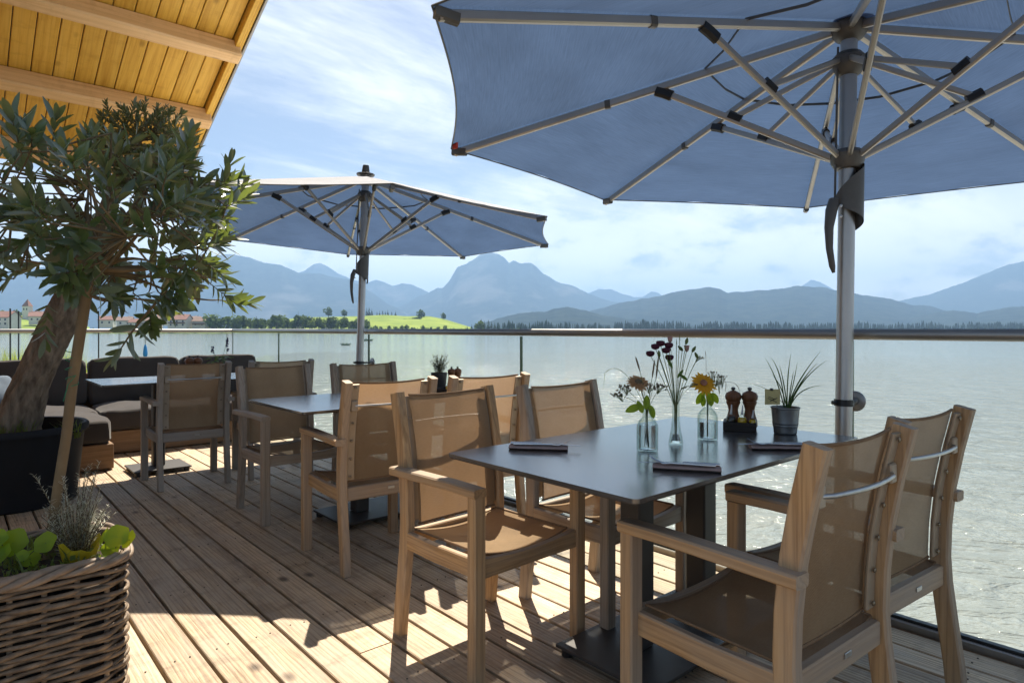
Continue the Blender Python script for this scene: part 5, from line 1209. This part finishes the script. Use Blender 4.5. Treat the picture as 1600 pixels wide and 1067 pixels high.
cruet('dark vinegar bottle at the left of the front table tray', tp(.028, .032), VINEG, 1.0); cruet('golden oil bottle in the front table tray', tp(.068, .027), OILM, 1.0); cruet('second small oil bottle at the tray corner on the front table', tp(.106, .030), OILM, .8)
bp = at(1227, 677)
bu = thing('zinc_bucket', 'galvanised zinc bucket pot with grass on the front table', 'bucket', bp)
put('wall', MB().lathe([(.0385, 0), (.040, .003), (.041, .006), (.0405, .010), (.043, .028), (.0445, .029), (.0445, .033), (.044, .035), (.0455, .038), (.0455, .042), (.0450, .044), (.049, .092), (.0515, .094), (.0515, .0985), (.0490, .098), (.047, .088)], 40, caps=(True, False)), ZINC, bu, 40)
put('soil', MB().lathe([(.0465, .085), (.02, .088), (.002, .089)], 24, caps=(False, True)), SOIL, bu)
gp = thing('grass_plant', 'spiky chives like grass growing from the zinc bucket', 'plant', bp)
for a, b, c, r in (((1225, 636), (1215, 590), (1196, 560), .0016), ((1226, 636), (1222, 580), (1205, 559), .0016), ((1230, 636), (1229, 590), (1236, 552), .0016), ((1232, 636), (1240, 600), (1282, 549), .0018), ((1232, 637), (1245, 600), (1276, 568), .0018), ((1233, 637), (1250, 590), (1292, 563), .0016), ((1234, 638), (1245, 603), (1288, 602), .0016), ((1229, 636), (1222, 600), (1206, 585), .0014), ((1230, 637), (1226, 600), (1218, 570), .0016), ((1231, 637), (1236, 600), (1240, 580), .0014), ((1228, 637), (1205, 600), (1156, 597), .0010), ((1231, 637), (1242, 590), (1246, 566), .0012)):
    dd = rnd(-.02, .02); pts = [q - bp for q in bez(V3(*a, bp, dd * .3), V3(*b, bp, dd), V3(*c, bp, dd), 9)]; r *= 1.45; put('blade', MB().tube(pts, [r] * 6 + [r * .8, r * .6, r * .4, r * .15], 5, flat=.6), GRASSP, gp, 60)
cd = thing('paper_tag', 'small yellow paper card clipped to the zinc bucket', 'card', V3(1207, 620, bp, -.045)); cd.rotation_euler = (0, 0, -YAW + .1)
put('card', MB().cbox((0, 0, 0), (.058, .0012, .056), .0003), CARDY, cd)
for a, b in (((-.018, -.004), (.016, -.020)), ((-.016, .002), (.010, -.010)), ((-.010, -.016), (.018, -.004))): put('printed_mark', MB().tube([(a[0], -.0009, a[1]), (b[0], -.0009, b[1])], .0011, 4), BLACKPL, cd)
put('peg', MB().lathe([(.004, -.004), (.0075, 0), (.004, .005)], 12, (-.004, -.001, .027)), GREYPL, cd)
put('stick', MB().tube([(0.02, .003, -.025), (.022, .02, -.06)], .0012, 5), STEEL, cd)

def napkin(name_lab, a, b, tipx, where, fork_up):
    pa, pb_ = at(*a), at(*b); ex = (pb_ - pa); w = ex.length; ex.normalize(); rz = atan2(ex.y, ex.x)
    t = thing('folded_napkin', 'mauve brown napkin rolled up ' + where, 'napkin', pa.lerp(pb_, .5), rz, 'napkins on the front table')
    for k, (z, rr, yo_) in enumerate(((.0062, .0225, 0.0), (.0098, .0165, .005))):
        m = MB(); n_ = 10; pth = [V(((q / n_ - .5) * w * (1 - .03 * k), yo_ + .0008 * mn.noise((q * .8, k, 0)), z + .0006 * mn.noise((q * .9, 3, k)))) for q in range(n_ + 1)]
        m.tube(pth, [rr * (1 + .04 * mn.noise((q * .7, 9, k))) for q in range(n_ + 1)], 16, flat=.27); put('fold', m, NAPK, t, 60)
    sg = tipx
    kt = thing('table_knife', 'table knife lying on the napkin ' + where, 'knife', pa.lerp(pb_, .5) + UP * .0145, rz, 'cutlery on the front table')
    h = MB().beam([(-sg * w * .48, .006, .003), (-sg * w * .2, .006, .0035), (sg * .01, .006, .003)], .015, .008, (0, 1, 0), .003); put('handle', h, CUTL, kt, 60)
    put('blade', MB().beam([(sg * .01, .006, .003), (sg * w * .40, .004, .002), (sg * (w * .66), .0, .0012), (sg * w * .72, -.002, .001)], .014, .0014, (0, 1, 0), .0005), CUTL, kt, 60)
    fk = thing('table_fork', 'table fork lying on the napkin ' + where, 'fork', pa.lerp(pb_, .5) + UP * .0145, rz, 'cutlery on the front table')
    put('handle', MB().beam([(-sg * w * .42, -.010, .0025), (0, -.010, .004), (sg * w * .25, -.010, .0045)], .011, .005, (0, 1, 0), .001), CUTL, fk, 60)
    for q in range(4): put('tine', MB().tube([(sg * w * .25, -.010 + (q - 1.5) * .0035, .0035), (sg * w * .35, -.010 + (q - 1.5) * .006, .003), (sg * w * .47, -.010 + (q - 1.5) * .0058, .005 + fork_up * .6), (sg * w * .55, -.010 + (q - 1.5) * .0055, .010 + fork_up)], [.0018, .0015, .0012, .0006], 6), CUTL, fk, 60)
napkin('', (796, 700.5), (887, 703), 1, 'at the left of the front table', .010)
napkin('', (1020, 731), (1127, 737), -1, 'at the front edge of the front table', .012)
napkin('', (1172, 701), (1262, 702), -1, 'at the right behind the nearest chair', .010)

# middle table
_, tp2, _ = tray('dark condiment tray on the middle table between two chair backs', at(674, 614), at(703, 616.5), .03)
mill('left one of two mills on the middle table', at(705.5, 605), 1.0); mill('right one of two mills on the middle table', at(715, 604.5), 1.0)
cruet('small yellow oil bottle on the middle table', tp2(.11, .03), OILM, .9)
hp = at(686, 606.5)
t = thing('herb_pot', 'dark round pot with a thyme bush on the middle table', 'pot', hp)
put('wall', MB().lathe([(.040, 0), (.043, .004), (.052, .095), (.054, .096), (.054, .102), (.051, .102), (.049, .09)], 30, caps=(True, False)), TABMET, t, 50); put('soil', MB().lathe([(.048, .088), (.002, .09)], 20, caps=(False, True)), SOIL, t)
tb = thing('thyme_bush', 'bushy green thyme growing in the dark pot on the middle table', 'plant', hp); th = MB(); ts = MB(); random.seed(14)
for i in range(70):
    a = rnd(0, 6.28); e = V((cos(a) * rnd(.01, .075), sin(a) * rnd(.01, .075), .09 + rnd(.05, .13))); p0 = V((rnd(-.02, .02), rnd(-.02, .02), .088)); ts.tube([p0, p0.lerp(e, .6) + UP * .01, e], .0008, 4)
    for q in range(14):
        c = p0.lerp(e, rnd(.35, 1.05)) + rv(.004); u = rv(1).normalized() * rnd(.003, .0055); w = u.orthogonal().normalized() * u.length * .6; th.add([c - u, c + w, c + u, c - w], [(0, 1, 2, 3)])
put('stems', ts, TWIG, tb)['kind'] = 'stuff'; put('foliage', th, OLEAF2, tb, 0)['kind'] = 'stuff'
# sofa table
q0 = G(296, 577, TZ)
mill('left one of two mills on the sofa table', V((1.437, 5.5, TZ)), 1.3); mill('right one of two mills on the sofa table', V((1.497, 5.5, TZ)), 1.3)
fp = V((1.69, 5.6, TZ))
t = thing('flower_pot', 'small pot on the sofa table with the blue sage', 'pot', fp); put('wall', MB().lathe([(.035, 0), (.045, .07), (.048, .07), (.048, .078), (.044, .078), (.042, .07)], 24, caps=(True, False)), ZINC, t, 50); put('soil', MB().lathe([(.041, .066), (.002, .068)], 16, caps=(False, True)), SOIL, t)
sg_ = thing('sage_plant', 'leafy plant with two dark blue flower spikes on the sofa table', 'plant', fp); sg_.scale = (1.12, 1.12, 1.12); lf_ = MB(); random.seed(15)
for i in range(60):
    a = rnd(0, 6.28); c = V((cos(a) * rnd(.0, .075), sin(a) * rnd(.0, .075), rnd(.08, .15))); d = (V((cos(a), sin(a), 0)) + rv(.4)).normalized(); M = frame(d, UP + rv(.3)); b_ = leaf_mesh('leaf', NAST, W=.3); lf_.add([M @ (V(v) * .035) + c for v in b_.v], b_.f)
put('foliage', lf_, GRASSP, sg_, 60)['kind'] = 'stuff'
for dx, h in ((-.05, .215), (.06, .285)):
    e = RIGHT * dx + UP * h; put('stem', MB().tube(bez(V((0, 0, .08)), RIGHT * dx * .6 + UP * .14, e, 6), .0015, 5), STEMG, sg_); sp_ = MB(); n_ = 26 if h > .25 else 16
    for i in range(n_): c = e - UP * (rnd(0, .1 if h > .25 else .04)) + rv(.008); sp_.lathe([(.001, -.006), (.006, 0), (.001, .006)], 6, c, (False, False))
    put('flower_spike', sp_, SALV, sg_, 60)['kind'] = 'stuff'
t = tag(put('plate', MB().lathe([(.06, 0), (.065, .004), (.11, .016), (.112, .018), (.106, .016), (.06, .007), (.001, .006)], 32, caps=(True, False)), PLATE, None, 50, loc=(1.93, 5.35, TZ)), 'white plate on the sofa table behind the grey chair', 'plate')

# ------------------------------------------------------------------ air: pale haze over the whole valley
hb = MB(); a, b = -6900, 6900; z0, z1 = -5.0, 575.0
hb.add([(a, a, z0), (b, a, z0), (b, b, z0), (a, b, z0), (a, a, z1), (b, a, z1), (b, b, z1), (a, b, z1)], [(3, 2, 1, 0), (4, 5, 6, 7), (0, 1, 5, 4), (1, 2, 6, 5), (2, 3, 7, 6), (3, 0, 4, 7)])
hm, nt, o_ = newmat('haze_air'); pv = node(nt, 'ShaderNodeVolumePrincipled'); pv.inputs['Color'].default_value = (0.33, 0.55, 0.89, 1); pv.inputs['Density'].default_value = 2.35e-4; pv.inputs['Anisotropy'].default_value = 0.2
nt.links.new(pv.outputs[0], o_.inputs['Volume'])
tag(put('haze', hb, hm, None, 0), 'pale blue haze filling the air over lake and mountains', 'haze', kind='stuff')
